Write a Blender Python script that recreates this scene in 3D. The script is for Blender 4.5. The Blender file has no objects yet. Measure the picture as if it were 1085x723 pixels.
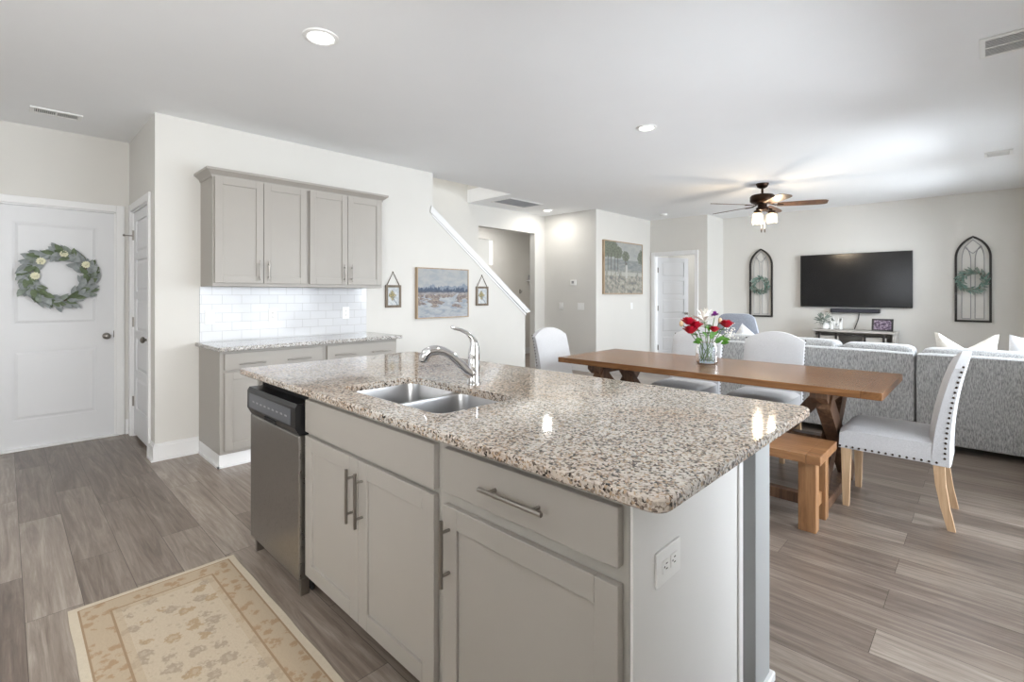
import bpy, bmesh, math, random
from mathutils import Vector, Matrix
R = math.radians
random.seed(7)
SC = bpy.context.scene
COL = SC.collection

# ------------------------------------------------------------------ camera, world, exposure, lights
H = 2.74                       # ceiling height
CAM = (0.0, 0.0, 1.3088)
cd = bpy.data.cameras.new('camera'); cam = bpy.data.objects.new('camera', cd); COL.objects.link(cam)
cam.location = CAM; cam.rotation_euler = (R(90), 0, -0.8024)
cd.sensor_width = 36.0; cd.lens = 520.17 / 1085 * 36; cd.shift_y = -(361.5 - 312.2) / 1085
cd.clip_start = 0.02; cd.clip_end = 100
SC.camera = cam
SC.view_settings.view_transform = 'Standard'; SC.view_settings.look = 'None'
SC.view_settings.exposure = 0.16; SC.view_settings.gamma = 1.0; SC.view_settings.use_curve_mapping = False
w = bpy.data.worlds.new('sky'); SC.world = w; w.use_nodes = True
w.node_tree.nodes['Background'].inputs[0].default_value = (0.90, 0.95, 1.0, 1)

def area(name, loc, rot, sx, sy, power, col=(1, 1, 1), shape='RECTANGLE', spread=None):
    l = bpy.data.lights.new(name, 'AREA'); l.shape = shape; l.size = sx
    if shape in ('RECTANGLE', 'ELLIPSE'): l.size_y = sy
    l.energy = power; l.color = col
    if spread: l.spread = spread
    o = bpy.data.objects.new(name, l); COL.objects.link(o); o.location = loc; o.rotation_euler = rot
    return o
# light levels: patio door, living room windows, added kitchen side window (fill), added kitchen back window (fill), kitchen downlights, dining downlight, hall downlight, fan lamps
P_PATIO, P_LIVING, P_SIDE_FILL, P_BACK_FILL, P_CAN, P_DINING, P_HALL, P_FAN, P_WORLD = 30, 128, 215, 1, 5, 18, 7, 8, 3.2
w.node_tree.nodes['Background'].inputs[1].default_value = P_WORLD
# daylight through the windows (just outside the panes)
DAY = (0.84, 0.92, 1.0)
WIN_RIGHT = [(1.80, 4.35, 0.06, 2.10), (5.30, 6.70, 0.60, 2.20), (7.20, 8.60, 0.60, 2.20), (-1.75, -0.35, 0.95, 2.20)]   # x0,x1,z0,z1 in wall y=-0.4; the last is an unseen window added to brighten the kitchen
for (a, b, c, d), p in zip(WIN_RIGHT, (P_PATIO, P_LIVING, P_LIVING, P_SIDE_FILL)):
    area('window_daylight', ((a + b) / 2, -1.30, (c + d) / 2 + (0.9 if a > 5 else 0.45 if a > 0 else 0)), (R(90), 0, 0), (b - a) * 1.5, 2.2, p * (b - a) * (d - c), DAY if a > 0 else (0.98, 0.98, 0.97))
WIN_BACK_ADDED = [(1.0, 2.6, 1.10, 2.20)]                                           # y0,y1,z0,z1 in wall x=-2.2; unseen window added to light the left of the room
for (a, b, c, d) in WIN_BACK_ADDED:
    area('window_daylight', (-2.4, (a + b) / 2, (c + d) / 2), (R(90), 0, R(-90)), b - a, d - c, P_BACK_FILL * (b - a) * (d - c), DAY)

# ------------------------------------------------------------------ material helpers
class N:
    def __init__(s, name, rough=0.5, metal=0.0, spec=0.5):
        s.m = bpy.data.materials.new(name); s.m.use_nodes = True; s.t = s.m.node_tree
        s.b = s.t.nodes['Principled BSDF']; s.out = s.t.nodes['Material Output']
        s.b.inputs['Roughness'].default_value = rough; s.b.inputs['Metallic'].default_value = metal
        s.b.inputs['Specular IOR Level'].default_value = spec
    def n(s, typ, ins=None, **kw):
        x = s.t.nodes.new('ShaderNode' + typ)
        for k, v in kw.items(): setattr(x, k, v)
        for k, v in (ins or {}).items():
            if hasattr(v, 'is_output') : s.t.links.new(v, x.inputs[k])
            else: x.inputs[k].default_value = v
        return x
    def link(s, a, b): s.t.links.new(a, b)
    def coord(s, scale=(1, 1, 1), rot=(0, 0, 0), loc=(0, 0, 0), kind='Object'):
        c = s.n('TexCoord'); m = s.n('Mapping', {'Scale': scale, 'Rotation': rot, 'Location': loc})
        s.link(c.outputs[kind], m.inputs['Vector']); return m.outputs[0]
    def noise(s, v, scale, detail=3, rough=0.55, dist=0.0):
        return s.n('TexNoise', {'Vector': v, 'Scale': scale, 'Detail': detail, 'Roughness': rough, 'Distortion': dist}).outputs['Fac']
    def ramp(s, fac, stops, interp='LINEAR'):
        r = s.n('ValToRGB', {'Fac': fac}); e = r.color_ramp; e.interpolation = interp
        while len(e.elements) < len(stops): e.elements.new(0.5)
        for el, (p, c) in zip(e.elements, stops):
            el.position = p; el.color = (*c, 1) if len(c) == 3 else c
        return r.outputs[0]
    def mix(s, f, a, b, blend='MIX'):
        x = s.n('Mix', data_type='RGBA', blend_type=blend)
        for i, v in ((0, f), (6, a), (7, b)):
            if hasattr(v, 'is_output'): s.link(v, x.inputs[i])
            else: x.inputs[i].default_value = (*v, 1) if isinstance(v, tuple) and len(v) == 3 else v
        return x.outputs[2]
    def math(s, op, a, b=0.0, c=0.0):
        x = s.n('Math', operation=op)
        for i, v in enumerate((a, b, c)):
            if hasattr(v, 'is_output'): s.link(v, x.inputs[i])
            else: x.inputs[i].default_value = v
        return x.outputs[0]
    def color(s, c):
        if hasattr(c, 'is_output'): s.link(c, s.b.inputs['Base Color'])
        else: s.b.inputs['Base Color'].default_value = (*c, 1)
        return s
    def bump(s, h, strength=0.2, dist=0.002):
        x = s.n('Bump', {'Height': h, 'Strength': strength, 'Distance': dist}); s.link(x.outputs[0], s.b.inputs['Normal']); return s

def srgb(r, g, b):
    f = lambda c: (c / 255 / 12.92) if c / 255 <= 0.04045 else ((c / 255 + 0.055) / 1.055) ** 2.4
    return (f(r), f(g), f(b))

def painted(name, col, rough=0.5, var=0.03, scale=3.0, bump=0.03):
    k = N(name, rough); v = k.coord(kind='Object')
    f = k.noise(v, scale, 2)
    a = tuple(max(0, c * (1 - var)) for c in col); b = tuple(min(1, c * (1 + var)) for c in col)
    k.color(k.ramp(f, [(0.3, a), (0.7, b)]))
    if bump: k.bump(k.noise(v, 220, 2), bump, 0.001)
    return k.m

def metal(name, col, rough=0.3, brushed=None):
    k = N(name, rough, 1.0); v = k.coord(scale=brushed or (1, 1, 1))
    f = k.noise(v, 60 if brushed else 8, 3)
    k.color(k.ramp(f, [(0.3, tuple(c * 0.88 for c in col)), (0.7, col)]))
    if brushed:
        k.link(k.math('MULTIPLY_ADD', f, 0.18, rough - 0.09), k.b.inputs['Roughness'])
    return k.m

def wood(name, c0, c1, c2, axis='Y', rough=0.4, scale=1.0, knots=True):
    k = N(name, rough)
    st = {'X': (0.8, 9, 9), 'Y': (9, 0.8, 9), 'Z': (9, 9, 0.8)}[axis]
    v = k.coord(scale=tuple(s * scale for s in st))
    a = k.noise(v, 1.6, 6, 0.62, 1.2); b = k.noise(v, 7.0, 4, 0.6)
    f = k.math('ADD', k.math('MULTIPLY', a, 0.72), k.math('MULTIPLY', b, 0.28))
    k.color(k.ramp(f, [(0.32, c0), (0.5, c1), (0.68, c2)])); k.bump(b, 0.08, 0.001)
    return k.m

def fabric(name, c0, c1, scale=(60, 60, 60), fine=1.0, rough=0.9):
    k = N(name, rough, 0, 0.2); k.b.inputs['Sheen Weight'].default_value = 0.25
    v = k.coord(scale=scale); f = k.noise(v, fine, 4, 0.7)
    k.color(k.ramp(f, [(0.35, c0), (0.65, c1)])); k.bump(f, 0.25, 0.002)
    return k.m

def granite(name, warm):
    k = N(name, 0.065, 0, 0.55)
    v = k.coord()
    wob = k.n('TexNoise', {'Vector': v, 'Scale': 60.0, 'Detail': 2.0})
    add = k.n('VectorMath', {0: wob.outputs['Color'], 1: (0.009, 0.009, 0.009), 2: v}, operation='MULTIPLY_ADD')
    c = k.n('TexVoronoi', {'Vector': add.outputs[0], 'Scale': 185.0})
    d = k.n('TexVoronoi', {'Vector': add.outputs[0], 'Scale': 115.0})
    r1 = k.n('SeparateColor', {0: c.outputs['Color']}).outputs[0]
    r2 = k.n('SeparateColor', {0: d.outputs['Color']}).outputs[1]
    tan = srgb(172, 152, 130) if warm else srgb(150, 148, 146)
    base = k.ramp(r1, [(0.0, srgb(204, 198, 190)), (0.26, srgb(176, 169, 161)), (0.46, tan), (0.62, srgb(132, 122, 114) if warm else srgb(132, 131, 130)),
                       (0.80, srgb(92, 84, 78)), (0.91, srgb(46, 43, 42))], 'CONSTANT')
    blot = k.ramp(r2, [(0.0, (0, 0, 0)), (0.72, (1, 1, 1))], 'CONSTANT')
    col = k.mix(k.math('MULTIPLY', blot, 0.8), base, srgb(206, 201, 194) if warm else srgb(204, 204, 204))
    patch = k.ramp(k.noise(v, 2.2, 3), [(0.42, (0, 0, 0)), (0.62, (1, 1, 1))])
    if warm: col = k.mix(k.math('MULTIPLY', patch, 0.35), col, k.mix(1.0, col, srgb(232, 196, 160), 'MULTIPLY'))
    k.color(col)
    return k.m

M = {}
M['wall'] = painted('wall_paint', srgb(217, 215, 210), 0.75, 0.01)
M['ceil'] = painted('ceiling_paint', srgb(241, 242, 243), 0.9, 0.006, bump=0.08)
M['trim'] = painted('white_trim_paint', srgb(232, 232, 232), 0.35, 0.008, bump=0)
M['door'] = painted('white_door_paint', srgb(221, 222, 224), 0.4, 0.008, bump=0)
M['cab'] = painted('greige_cabinet_paint', srgb(162, 157, 150), 0.38, 0.015, bump=0.015)
M['cabdark'] = painted('cabinet_frame_paint', srgb(168, 164, 157), 0.45, 0.015, bump=0)
M['postgrey'] = painted('grey_post_paint', srgb(164, 166, 166), 0.4, 0.012, bump=0)
M['panel'] = painted('island_panel_paint', srgb(226, 225, 223), 0.55, 0.01)
M['steel'] = metal('brushed_stainless_steel', srgb(172, 170, 167), 0.30, (1, 30, 1))
M['sinksteel'] = metal('sink_stainless_steel', srgb(196, 196, 197), 0.30)
M['nickel'] = metal('brushed_nickel', srgb(158, 154, 148), 0.33)
M['chrome'] = metal('polished_chrome', srgb(232, 232, 234), 0.05)
M['bronze'] = metal('oiled_bronze', srgb(58, 44, 36), 0.4)
M['nail'] = metal('dark_nailhead_metal', srgb(74, 64, 56), 0.35)
M['blackmetal'] = painted('black_metal', srgb(40, 37, 35), 0.5, 0.05, bump=0)
M['blackplastic'] = painted('black_plastic', srgb(24, 24, 26), 0.28, 0.05, bump=0)
M['kick'] = painted('dark_brown_toe_kick', srgb(58, 48, 42), 0.7, 0.05, bump=0)
M['blackmatte'] = painted('black_matte', srgb(12, 12, 13), 0.8, 0.05, bump=0)
M['panelgrey'] = painted('dark_grey_control_panel', srgb(86, 88, 94), 0.3, 0.04, bump=0)
M['whiteplastic'] = painted('white_plastic', srgb(238, 238, 236), 0.35, 0.006, bump=0)
M['greyplastic'] = painted('grey_plastic', srgb(150, 150, 152), 0.5, 0.02, bump=0)
M['slot'] = painted('dark_slot', srgb(64, 62, 60), 0.6, 0.02, bump=0)
M['ventdark'] = painted('vent_louver_grey', srgb(172, 172, 174), 0.7, 0.02, bump=0)
M['graniteW'] = granite('warm_speckled_granite', True)
M['graniteC'] = granite('grey_speckled_granite', False)
M['table'] = wood('table_walnut_stain', srgb(88, 57, 33), srgb(120, 82, 49), srgb(146, 104, 65), 'Y', 0.24, 0.9)
M['tabledge'] = wood('table_edge_stain', srgb(104, 62, 28), srgb(158, 100, 48), srgb(186, 126, 70), 'Y', 0.35, 1.3)
M['tableX'] = wood('table_breadboard_stain', srgb(88, 57, 33), srgb(120, 82, 49), srgb(144, 102, 64), 'X', 0.24, 0.9)
M['trestle'] = wood('dark_trestle_stain', srgb(54, 38, 28), srgb(92, 66, 48), srgb(128, 98, 74), 'Z', 0.5, 1.0)
M['bench'] = wood('bench_stain', srgb(112, 78, 50), srgb(148, 108, 73), srgb(172, 134, 97), 'Z', 0.4, 1.0)
M['benchtop'] = wood('bench_top_stain', srgb(98, 66, 42), srgb(134, 94, 61), srgb(160, 119, 82), 'Y', 0.35, 1.0)
M['leg'] = wood('natural_oak_leg', srgb(172, 140, 108), srgb(196, 164, 130), srgb(212, 184, 150), 'Z', 0.5, 1.2)
M['greywood'] = wood('weathered_grey_wood', srgb(140, 134, 126), srgb(176, 172, 166), srgb(200, 197, 192), 'Y', 0.7, 1.4)
M['framewood'] = wood('weathered_frame_wood', srgb(88, 78, 66), srgb(116, 104, 90), srgb(138, 126, 110), 'Z', 0.7, 2.0)
M['oakframe'] = wood('oak_picture_frame', srgb(150, 128, 104), srgb(172, 150, 124), srgb(188, 168, 142), 'Z', 0.6, 1.5)
M['blade'] = wood('fan_blade_walnut', srgb(66, 46, 34), srgb(96, 70, 52), srgb(122, 92, 70), 'X', 0.35, 1.2)
M['chair'] = fabric('light_grey_linen', srgb(180, 180, 182), srgb(204, 204, 206), (260, 260, 260))
M['chaircream'] = fabric('pale_cream_linen', srgb(202, 197, 190), srgb(224, 220, 214), (140, 140, 140))
M['sofa'] = fabric('grey_tweed', srgb(130, 131, 132), srgb(202, 203, 203), (130, 130, 30))
M['bluegrey'] = fabric('blue_grey_upholstery', srgb(150, 156, 168), srgb(170, 176, 188), (80, 80, 80))
M['cream'] = fabric('cream_pillow_fabric', srgb(226, 220, 208), srgb(242, 238, 230), (70, 70, 70))
M['whitefab'] = fabric('white_pillow_fabric', srgb(226, 227, 230), srgb(240, 241, 243), (70, 70, 70))
M['eucal'] = painted('dusty_green_leaf', srgb(132, 142, 132), 0.6, 0.25, 30, 0)
M['eucal2'] = painted('deep_green_leaf', srgb(98, 112, 84), 0.6, 0.25, 30, 0)
M['eucal3'] = painted('grey_green_leaf', srgb(146, 152, 152), 0.65, 0.2, 30, 0)
M['leafteal'] = painted('teal_green_leaf', srgb(104, 132, 122), 0.6, 0.3, 30, 0)
M['leaf'] = painted('fresh_green_leaf', srgb(74, 122, 40), 0.45, 0.3, 30, 0)
M['stem'] = painted('green_stem', srgb(92, 116, 62), 0.5, 0.15, 20, 0)
M['red'] = painted('red_petal', srgb(172, 14, 42), 0.5, 0.25, 40, 0)
M['lily'] = painted('white_petal', srgb(250, 248, 240), 0.5, 0.03, 20, 0)
M['purple'] = painted('purple_petal', srgb(148, 62, 150), 0.5, 0.2, 40, 0)
M['bud'] = painted('tan_bud', srgb(220, 190, 150), 0.5, 0.1, 40, 0)
M['creamflower'] = painted('cream_rosette', srgb(226, 224, 196), 0.6, 0.06, 40, 0)
M['twine'] = painted('brown_twine', srgb(92, 74, 58), 0.9, 0.2, 60, 0)
M['ceramic'] = painted('white_ceramic', srgb(238, 238, 236), 0.25, 0.01, 5, 0)

def glassmat(name, tint=(1, 1, 1), rough=0.02):
    k = N(name); k.t.nodes.remove(k.b)
    tr = k.n('BsdfTransparent', {'Color': (*tint, 1)}); g = k.n('BsdfGlossy', {'Color': (1, 1, 1, 1), 'Roughness': rough})
    fr = k.n('Fresnel', {'IOR': 1.35}); mx = k.n('MixShader', {'Fac': fr.outputs[0]})
    k.link(tr.outputs[0], mx.inputs[1]); k.link(g.outputs[0], mx.inputs[2]); k.link(mx.outputs[0], k.out.inputs[0])
    return k.m
M['glass'] = glassmat('clear_glass')
M['jar'] = glassmat('vase_glass', (0.86, 0.90, 0.92), 0.03)
_k = N('frosted_lamp_glass'); _k.t.nodes.remove(_k.b)
_t = _k.n('BsdfTransparent', {'Color': (1, .97, .92, 1)}); _l = _k.n('BsdfTranslucent', {'Color': (.95, .90, .80, 1)}); _x = _k.n('MixShader', {'Fac': 0.28})
_k.link(_t.outputs[0], _x.inputs[1]); _k.link(_l.outputs[0], _x.inputs[2]); _k.link(_x.outputs[0], _k.out.inputs[0]); M['shade'] = _k.m
def emit(name, col, s):
    k = N(name); k.b.inputs['Emission Color'].default_value = (*col, 1); k.b.inputs['Emission Strength'].default_value = s
    k.color(col); return k.m
M['canlight'] = emit('recessed_lens', (1.0, 0.97, 0.92), 9.0)
M['bulb'] = emit('warm_bulb', (1.0, 0.80, 0.52), 9.0)

def floor_mat():
    k = N('plank_floor', 0.33, 0, 0.5)
    v = k.coord(rot=(0, 0, R(90)), loc=(0.31, 0.12, 0))
    br = k.n('TexBrick', {'Vector': v, 'Color1': (0, 0, 0, 1), 'Color2': (1, 1, 1, 1), 'Mortar': (0.5, 0.5, 0.5, 1), 'Scale': 1.0,
                          'Mortar Size': 0.0011, 'Mortar Smooth': 0.1, 'Bias': 0.0, 'Brick Width': 1.22, 'Row Height': 0.178}, offset=0.37, offset_frequency=2)
    rnd = k.n('SeparateColor', {0: br.outputs['Color']}).outputs[0]
    off = k.n('CombineXYZ', {'X': k.math('MULTIPLY', rnd, 37.0), 'Y': k.math('MULTIPLY', rnd, 11.0), 'Z': 0.0}).outputs[0]
    av = k.n('VectorMath', {0: k.coord(scale=(13, 0.9, 1)), 1: off}, operation='ADD').outputs[0]
    g1 = k.noise(av, 1.4, 7, 0.65, 1.6)
    av2 = k.n('VectorMath', {0: k.coord(scale=(55, 2.2, 1)), 1: off}, operation='ADD').outputs[0]
    g2 = k.noise(av2, 1.6, 4, 0.7, 0.4)
    f = k.math('ADD', k.math('ADD', k.math('MULTIPLY', g1, 0.56), k.math('MULTIPLY', g2, 0.28)), k.math('MULTIPLY', rnd, 0.17))
    c = k.ramp(f, [(0.30, srgb(84, 72, 64)), (0.46, srgb(120, 107, 97)), (0.58, srgb(146, 134, 123)), (0.74, srgb(180, 170, 160))])
    c = k.mix(br.outputs['Fac'], c, srgb(70, 58, 50))
    k.color(c); k.link(k.math('MULTIPLY_ADD', g2, 0.16, 0.25), k.b.inputs['Roughness'])
    k.bump(k.math('SUBTRACT', g2, br.outputs['Fac']), 0.12, 0.0015)
    return k.m
M['floor'] = floor_mat()

def tile_mat():
    k = N('white_subway_tile', 0.12, 0, 0.5)
    v = k.coord(rot=(R(-90), 0, 0))
    br = k.n('TexBrick', {'Vector': v, 'Color1': (*srgb(210, 211, 214), 1), 'Color2': (*srgb(214, 215, 218), 1), 'Mortar': (*srgb(188, 188, 188), 1), 'Scale': 1.0,
                          'Mortar Size': 0.0022, 'Mortar Smooth': 0.3, 'Brick Width': 0.152, 'Row Height': 0.0767}, offset=0.5)
    k.color(br.outputs['Color']); k.bump(k.math('SUBTRACT', 1.0, br.outputs['Fac']), 0.35, 0.002)
    return k.m
M['tile'] = tile_mat()

def rug_mat(w, l):
    k = N('rug_pile', 0.95, 0, 0.1)
    c = k.n('TexCoord'); s = k.n('SeparateXYZ', {0: c.outputs['Object']})
    ax = k.math('SUBTRACT', w / 2, k.math('ABSOLUTE', s.outputs[0])); ay = k.math('SUBTRACT', l / 2, k.math('ABSOLUTE', s.outputs[1]))
    e = k.math('MINIMUM', ax, ay)
    v = k.coord()
    n1 = k.noise(v, 26, 4, 0.7, 0.8); n2 = k.noise(v, 90, 3)
    vo = k.n('TexVoronoi', {'Vector': k.n('VectorMath', {0: v, 1: k.n('VectorMath', {0: k.n('TexNoise', {'Vector': v, 'Scale': 28.0}).outputs['Color'], 'Scale': 0.03}, operation='SCALE').outputs[0]}, operation='ADD').outputs[0], 'Scale': 13.0, 'Randomness': 0.85})
    dd = k.math('ADD', vo.outputs['Distance'], k.math('MULTIPLY', k.math('SUBTRACT', k.noise(v, 70, 2), 0.5), 0.75))
    flower = k.math('MULTIPLY', k.n('MapRange', {'Value': dd, 'From Min': 0.40, 'From Max': 0.30}).outputs[0], k.math('MULTIPLY_ADD', k.n('MapRange', {'Value': dd, 'From Min': 0.12, 'From Max': 0.20}).outputs[0], 0.5, 0.5))
    cream = srgb(192, 178, 158); tan = srgb(158, 132, 98); grey = srgb(150, 136, 120)
    rc = k.n('SeparateColor', {0: vo.outputs['Color']}).outputs[0]
    fcol = k.mix(k.math('GREATER_THAN', rc, 0.6), grey, tan)
    field = k.mix(k.math('MULTIPLY', flower, 0.75), cream, fcol)
    sm = k.n('TexVoronoi', {'Vector': v, 'Scale': 30.0}); 
    field = k.mix(k.math('MULTIPLY', k.math('LESS_THAN', sm.outputs['Distance'], 0.24), 0.35), field, grey)
    vb = k.n('TexVoronoi', {'Vector': v, 'Scale': 22.0}); 
    bpat = k.n('MapRange', {'Value': k.math('ADD', vb.outputs['Distance'], k.math('MULTIPLY', k.math('SUBTRACT', k.noise(v, 80, 3), 0.5), 0.9)), 'From Min': 0.42, 'From Max': 0.30}).outputs[0]
    border = k.mix(k.math('MULTIPLY', bpat, 0.7), srgb(180, 163, 140), srgb(154, 122, 90))
    isb = k.math('MULTIPLY', k.math('GREATER_THAN', e, 0.035), k.math('LESS_THAN', e, 0.125))
    col = k.mix(isb, field, border)
    for a, b in ((0.028, 0.035), (0.121, 0.129)):
        col = k.mix(k.math('MULTIPLY', k.math('GREATER_THAN', e, a), k.math('LESS_THAN', e, b)), col, srgb(150, 126, 100))
    band = k.math('MULTIPLY', k.math('GREATER_THAN', e, 0.129), k.math('LESS_THAN', e, 0.155))
    col = k.mix(k.math('MULTIPLY', band, 0.6), col, srgb(180, 162, 138))
    col = k.mix(k.math('LESS_THAN', e, 0.028), col, srgb(202, 191, 172))
    col = k.mix(k.math('MULTIPLY', n2, 0.35), col, srgb(166, 152, 134))
    k.color(col); k.bump(n2, 0.5, 0.004)
    return k.m

def art_mat(kind):
    """procedural pictures on Generated coordinates (u across, v up)"""
    k = N('picture_' + kind, 0.7)
    c = k.n('TexCoord'); s = k.n('SeparateXYZ', {0: c.outputs['Generated']})
    u, v = s.outputs[1 if kind == 'photo' else 0], s.outputs[2]
    p = k.n('CombineXYZ', {'X': u, 'Y': v, 'Z': 0.0}).outputs[0]
    def nz(sx, sy, sc, d=4):
        m = k.n('Mapping', {'Vector': p, 'Scale': (sx, sy, 1)}); return k.noise(m.outputs[0], sc, d, 0.6, 0.5)
    def band(lo, hi, soft=0.02):
        a = k.n('MapRange', {'Value': v, 'From Min': lo - soft, 'From Max': lo + soft}).outputs[0]
        b = k.n('MapRange', {'Value': v, 'From Min': hi + soft, 'From Max': hi - soft}).outputs[0]
        return k.math('MULTIPLY', a, b)
    if kind == 'marsh':
        col = k.mix(k.ramp(nz(2, 3, 2.5), [(0.4, (0, 0, 0)), (0.6, (1, 1, 1))]), srgb(176, 182, 188), srgb(194, 194, 194))
        low = k.math('LESS_THAN', v, 0.50)
        col = k.mix(low, col, k.ramp(nz(3, 6, 2), [(0.35, srgb(158, 168, 180)), (0.5, srgb(186, 190, 196)), (0.65, srgb(200, 204, 208))]))
        hill = k.math('LESS_THAN', v, k.math('MULTIPLY_ADD', nz(3, 0.1, 2), 0.30, 0.49))
        col = k.mix(k.math('MULTIPLY', hill, k.math('GREATER_THAN', v, 0.52)), col, srgb(146, 156, 170))
        tree = k.math('LESS_THAN', v, k.math('MULTIPLY_ADD', nz(7, 0.3, 3), 0.34, 0.43))
        col = k.mix(k.math('MULTIPLY', tree, k.math('GREATER_THAN', v, k.math('MULTIPLY_ADD', nz(4, 0.2, 2), 0.08, 0.47))), col, k.mix(nz(12, 6, 2), srgb(64, 78, 100), srgb(104, 118, 138)))
        g1 = k.math('MULTIPLY', band(0.16, 0.50, 0.05), k.math('GREATER_THAN', nz(2.2, 5, 2), k.math('MULTIPLY_ADD', v, -0.55, 0.66)))
        path = k.math('ABSOLUTE', k.math('SUBTRACT', u, k.math('MULTIPLY_ADD', v, 0.95, 0.32)))
        pw = k.math('GREATER_THAN', path, k.math('MULTIPLY_ADD', v, -0.42, 0.22))
        col = k.mix(k.math('MULTIPLY', k.math('MULTIPLY', g1, pw), 0.85), col, k.ramp(nz(7, 12, 3), [(0.35, srgb(92, 80, 84)), (0.5, srgb(146, 128, 118)), (0.65, srgb(188, 174, 158))]))
    elif kind == 'pasture':
        col = k.ramp(nz(2, 2, 3), [(0.35, srgb(178, 182, 184)), (0.65, srgb(206, 206, 202))])
        col = k.mix(k.math('LESS_THAN', v, 0.66), col, k.ramp(nz(3, 8, 2), [(0.4, srgb(134, 142, 146)), (0.6, srgb(170, 174, 170))]))
        gr = k.ramp(nz(5, 4, 3), [(0.34, srgb(110, 114, 118)), (0.48, srgb(162, 158, 146)), (0.64, srgb(206, 200, 186))])
        col = k.mix(k.n('MapRange', {'Value': v, 'From Min': 0.48, 'From Max': 0.36}).outputs[0], col, gr)
        def tree(cx, cy, rx, ry):
            d = k.math('ADD', k.math('POWER', k.math('DIVIDE', k.math('SUBTRACT', u, cx), rx), 2.0), k.math('POWER', k.math('DIVIDE', k.math('SUBTRACT', v, cy), ry), 2.0))
            return k.math('LESS_THAN', k.math('ADD', d, k.math('MULTIPLY', k.math('ADD', nz(8, 8, 2), nz(26, 26, 2)), 1.3)), 2.2)
        tc = k.ramp(nz(10, 10, 3), [(0.35, srgb(78, 88, 72)), (0.65, srgb(134, 142, 118))])
        for a in ((0.12, 0.86, 0.26, 0.18), (0.32, 0.80, 0.14, 0.13), (0.54, 0.74, 0.10, 0.11), (0.97, 0.74, 0.10, 0.16)): col = k.mix(tree(*a), col, tc)
        for x in (0.08, 0.16, 0.25, 0.33, 0.53):
            tr = k.math('MULTIPLY', k.math('LESS_THAN', k.math('ABSOLUTE', k.math('SUBTRACT', u, x)), 0.010), band(0.44, 0.78))
            col = k.mix(k.math('MULTIPLY', tr, 0.8), col, srgb(84, 84, 76))
        sheep = k.math('MULTIPLY', band(0.34, 0.42, 0.01), k.math('GREATER_THAN', nz(9, 2, 2), 0.47)); col = k.mix(k.math('MULTIPLY', sheep, 0.85), col, srgb(214, 212, 204))
        fig = k.math('MULTIPLY', k.math('LESS_THAN', k.math('ABSOLUTE', k.math('SUBTRACT', u, 0.56)), 0.030), band(0.30, 0.56, 0.01)); col = k.mix(k.math('MULTIPLY', fig, 0.9), col, srgb(222, 220, 216))
        hd = k.math('MULTIPLY', k.math('LESS_THAN', k.math('ABSOLUTE', k.math('SUBTRACT', u, 0.56)), 0.016), band(0.57, 0.61, 0.006)); col = k.mix(hd, col, srgb(84, 74, 66)); col = k.mix(k.math('MULTIPLY', nz(14, 14, 2), 0.5), col, srgb(166, 165, 160))
    elif kind == 'botanical':
        col = k.mix(k.math('GREATER_THAN', nz(3, 4, 1.4), 0.5), srgb(226, 230, 232), srgb(204, 210, 216))
        d = k.math('ADD', k.math('ABSOLUTE', k.math('SUBTRACT', u, 0.4)), k.math('ABSOLUTE', k.math('SUBTRACT', v, 0.56)))
        fl = k.math('LESS_THAN', k.math('ADD', d, k.math('MULTIPLY', nz(6, 6, 2), 0.7)), 0.66)
        col = k.mix(fl, col, k.ramp(nz(7, 7, 2), [(0.4, srgb(96, 110, 100)), (0.55, srgb(196, 176, 116)), (0.7, srgb(220, 222, 220))]))
        st = k.math('MULTIPLY', k.math('LESS_THAN', k.math('ABSOLUTE', k.math('SUBTRACT', k.math('ADD', u, v), 0.88)), 0.03), k.math('LESS_THAN', v, 0.5)); col = k.mix(st, col, srgb(122, 130, 140))
    elif kind == 'photo':
        col = k.ramp(nz(3, 3, 2), [(0.35, srgb(40, 32, 46)), (0.5, srgb(118, 98, 122)), (0.62, srgb(190, 176, 190)), (0.7, srgb(96, 70, 96))])
    k.color(k.mix(1.0, col, (0.74, 0.74, 0.73), 'MULTIPLY')); k.bump(nz(40, 40, 4), 0.1, 0.001)
    return k.m

# ------------------------------------------------------------------ geometry helpers
def BM(): return bmesh.new()
def box(bm, x0, x1, y0, y1, z0, z1, bev=0.0, seg=2):
    x0, x1 = min(x0, x1), max(x0, x1); y0, y1 = min(y0, y1), max(y0, y1); z0, z1 = min(z0, z1), max(z0, z1)
    r = bmesh.ops.create_cube(bm, size=1.0); vs = r['verts']
    for v in vs:
        v.co = Vector((x0 + (v.co.x + .5) * (x1 - x0), y0 + (v.co.y + .5) * (y1 - y0), z0 + (v.co.z + .5) * (z1 - z0)))
    if bev > 0:
        es = list({e for v in vs for e in v.link_edges})
        bmesh.ops.bevel(bm, geom=es, offset=min(bev, 0.49 * min(x1 - x0, y1 - y0, z1 - z0)), segments=seg, profile=0.5, affect='EDGES')
    return bm
def obox(bm, p0, p1, w, t, up=(0, 0, 1), bev=0.0):
    """a rectangular bar from p0 to p1, width w (sideways) and thickness t (along up)"""
    p0, p1 = Vector(p0), Vector(p1); d = (p1 - p0); L = d.length; d.normalize()
    u = Vector(up); s = d.cross(u)
    if s.length < 1e-4: s = d.cross(Vector((1, 0, 0)))
    s.normalize(); u = s.cross(d).normalized()
    r = bmesh.ops.create_cube(bm, size=1.0)
    m = Matrix((( s.x * w, d.x * L, u.x * t), (s.y * w, d.y * L, u.y * t), (s.z * w, d.z * L, u.z * t)))
    c = (p0 + p1) / 2
    for v in r['verts']: v.co = c + m @ v.co
    if bev > 0:
        bmesh.ops.bevel(bm, geom=list({e for v in r['verts'] for e in v.link_edges}), offset=bev, segments=1, affect='EDGES')
    return bm
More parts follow.
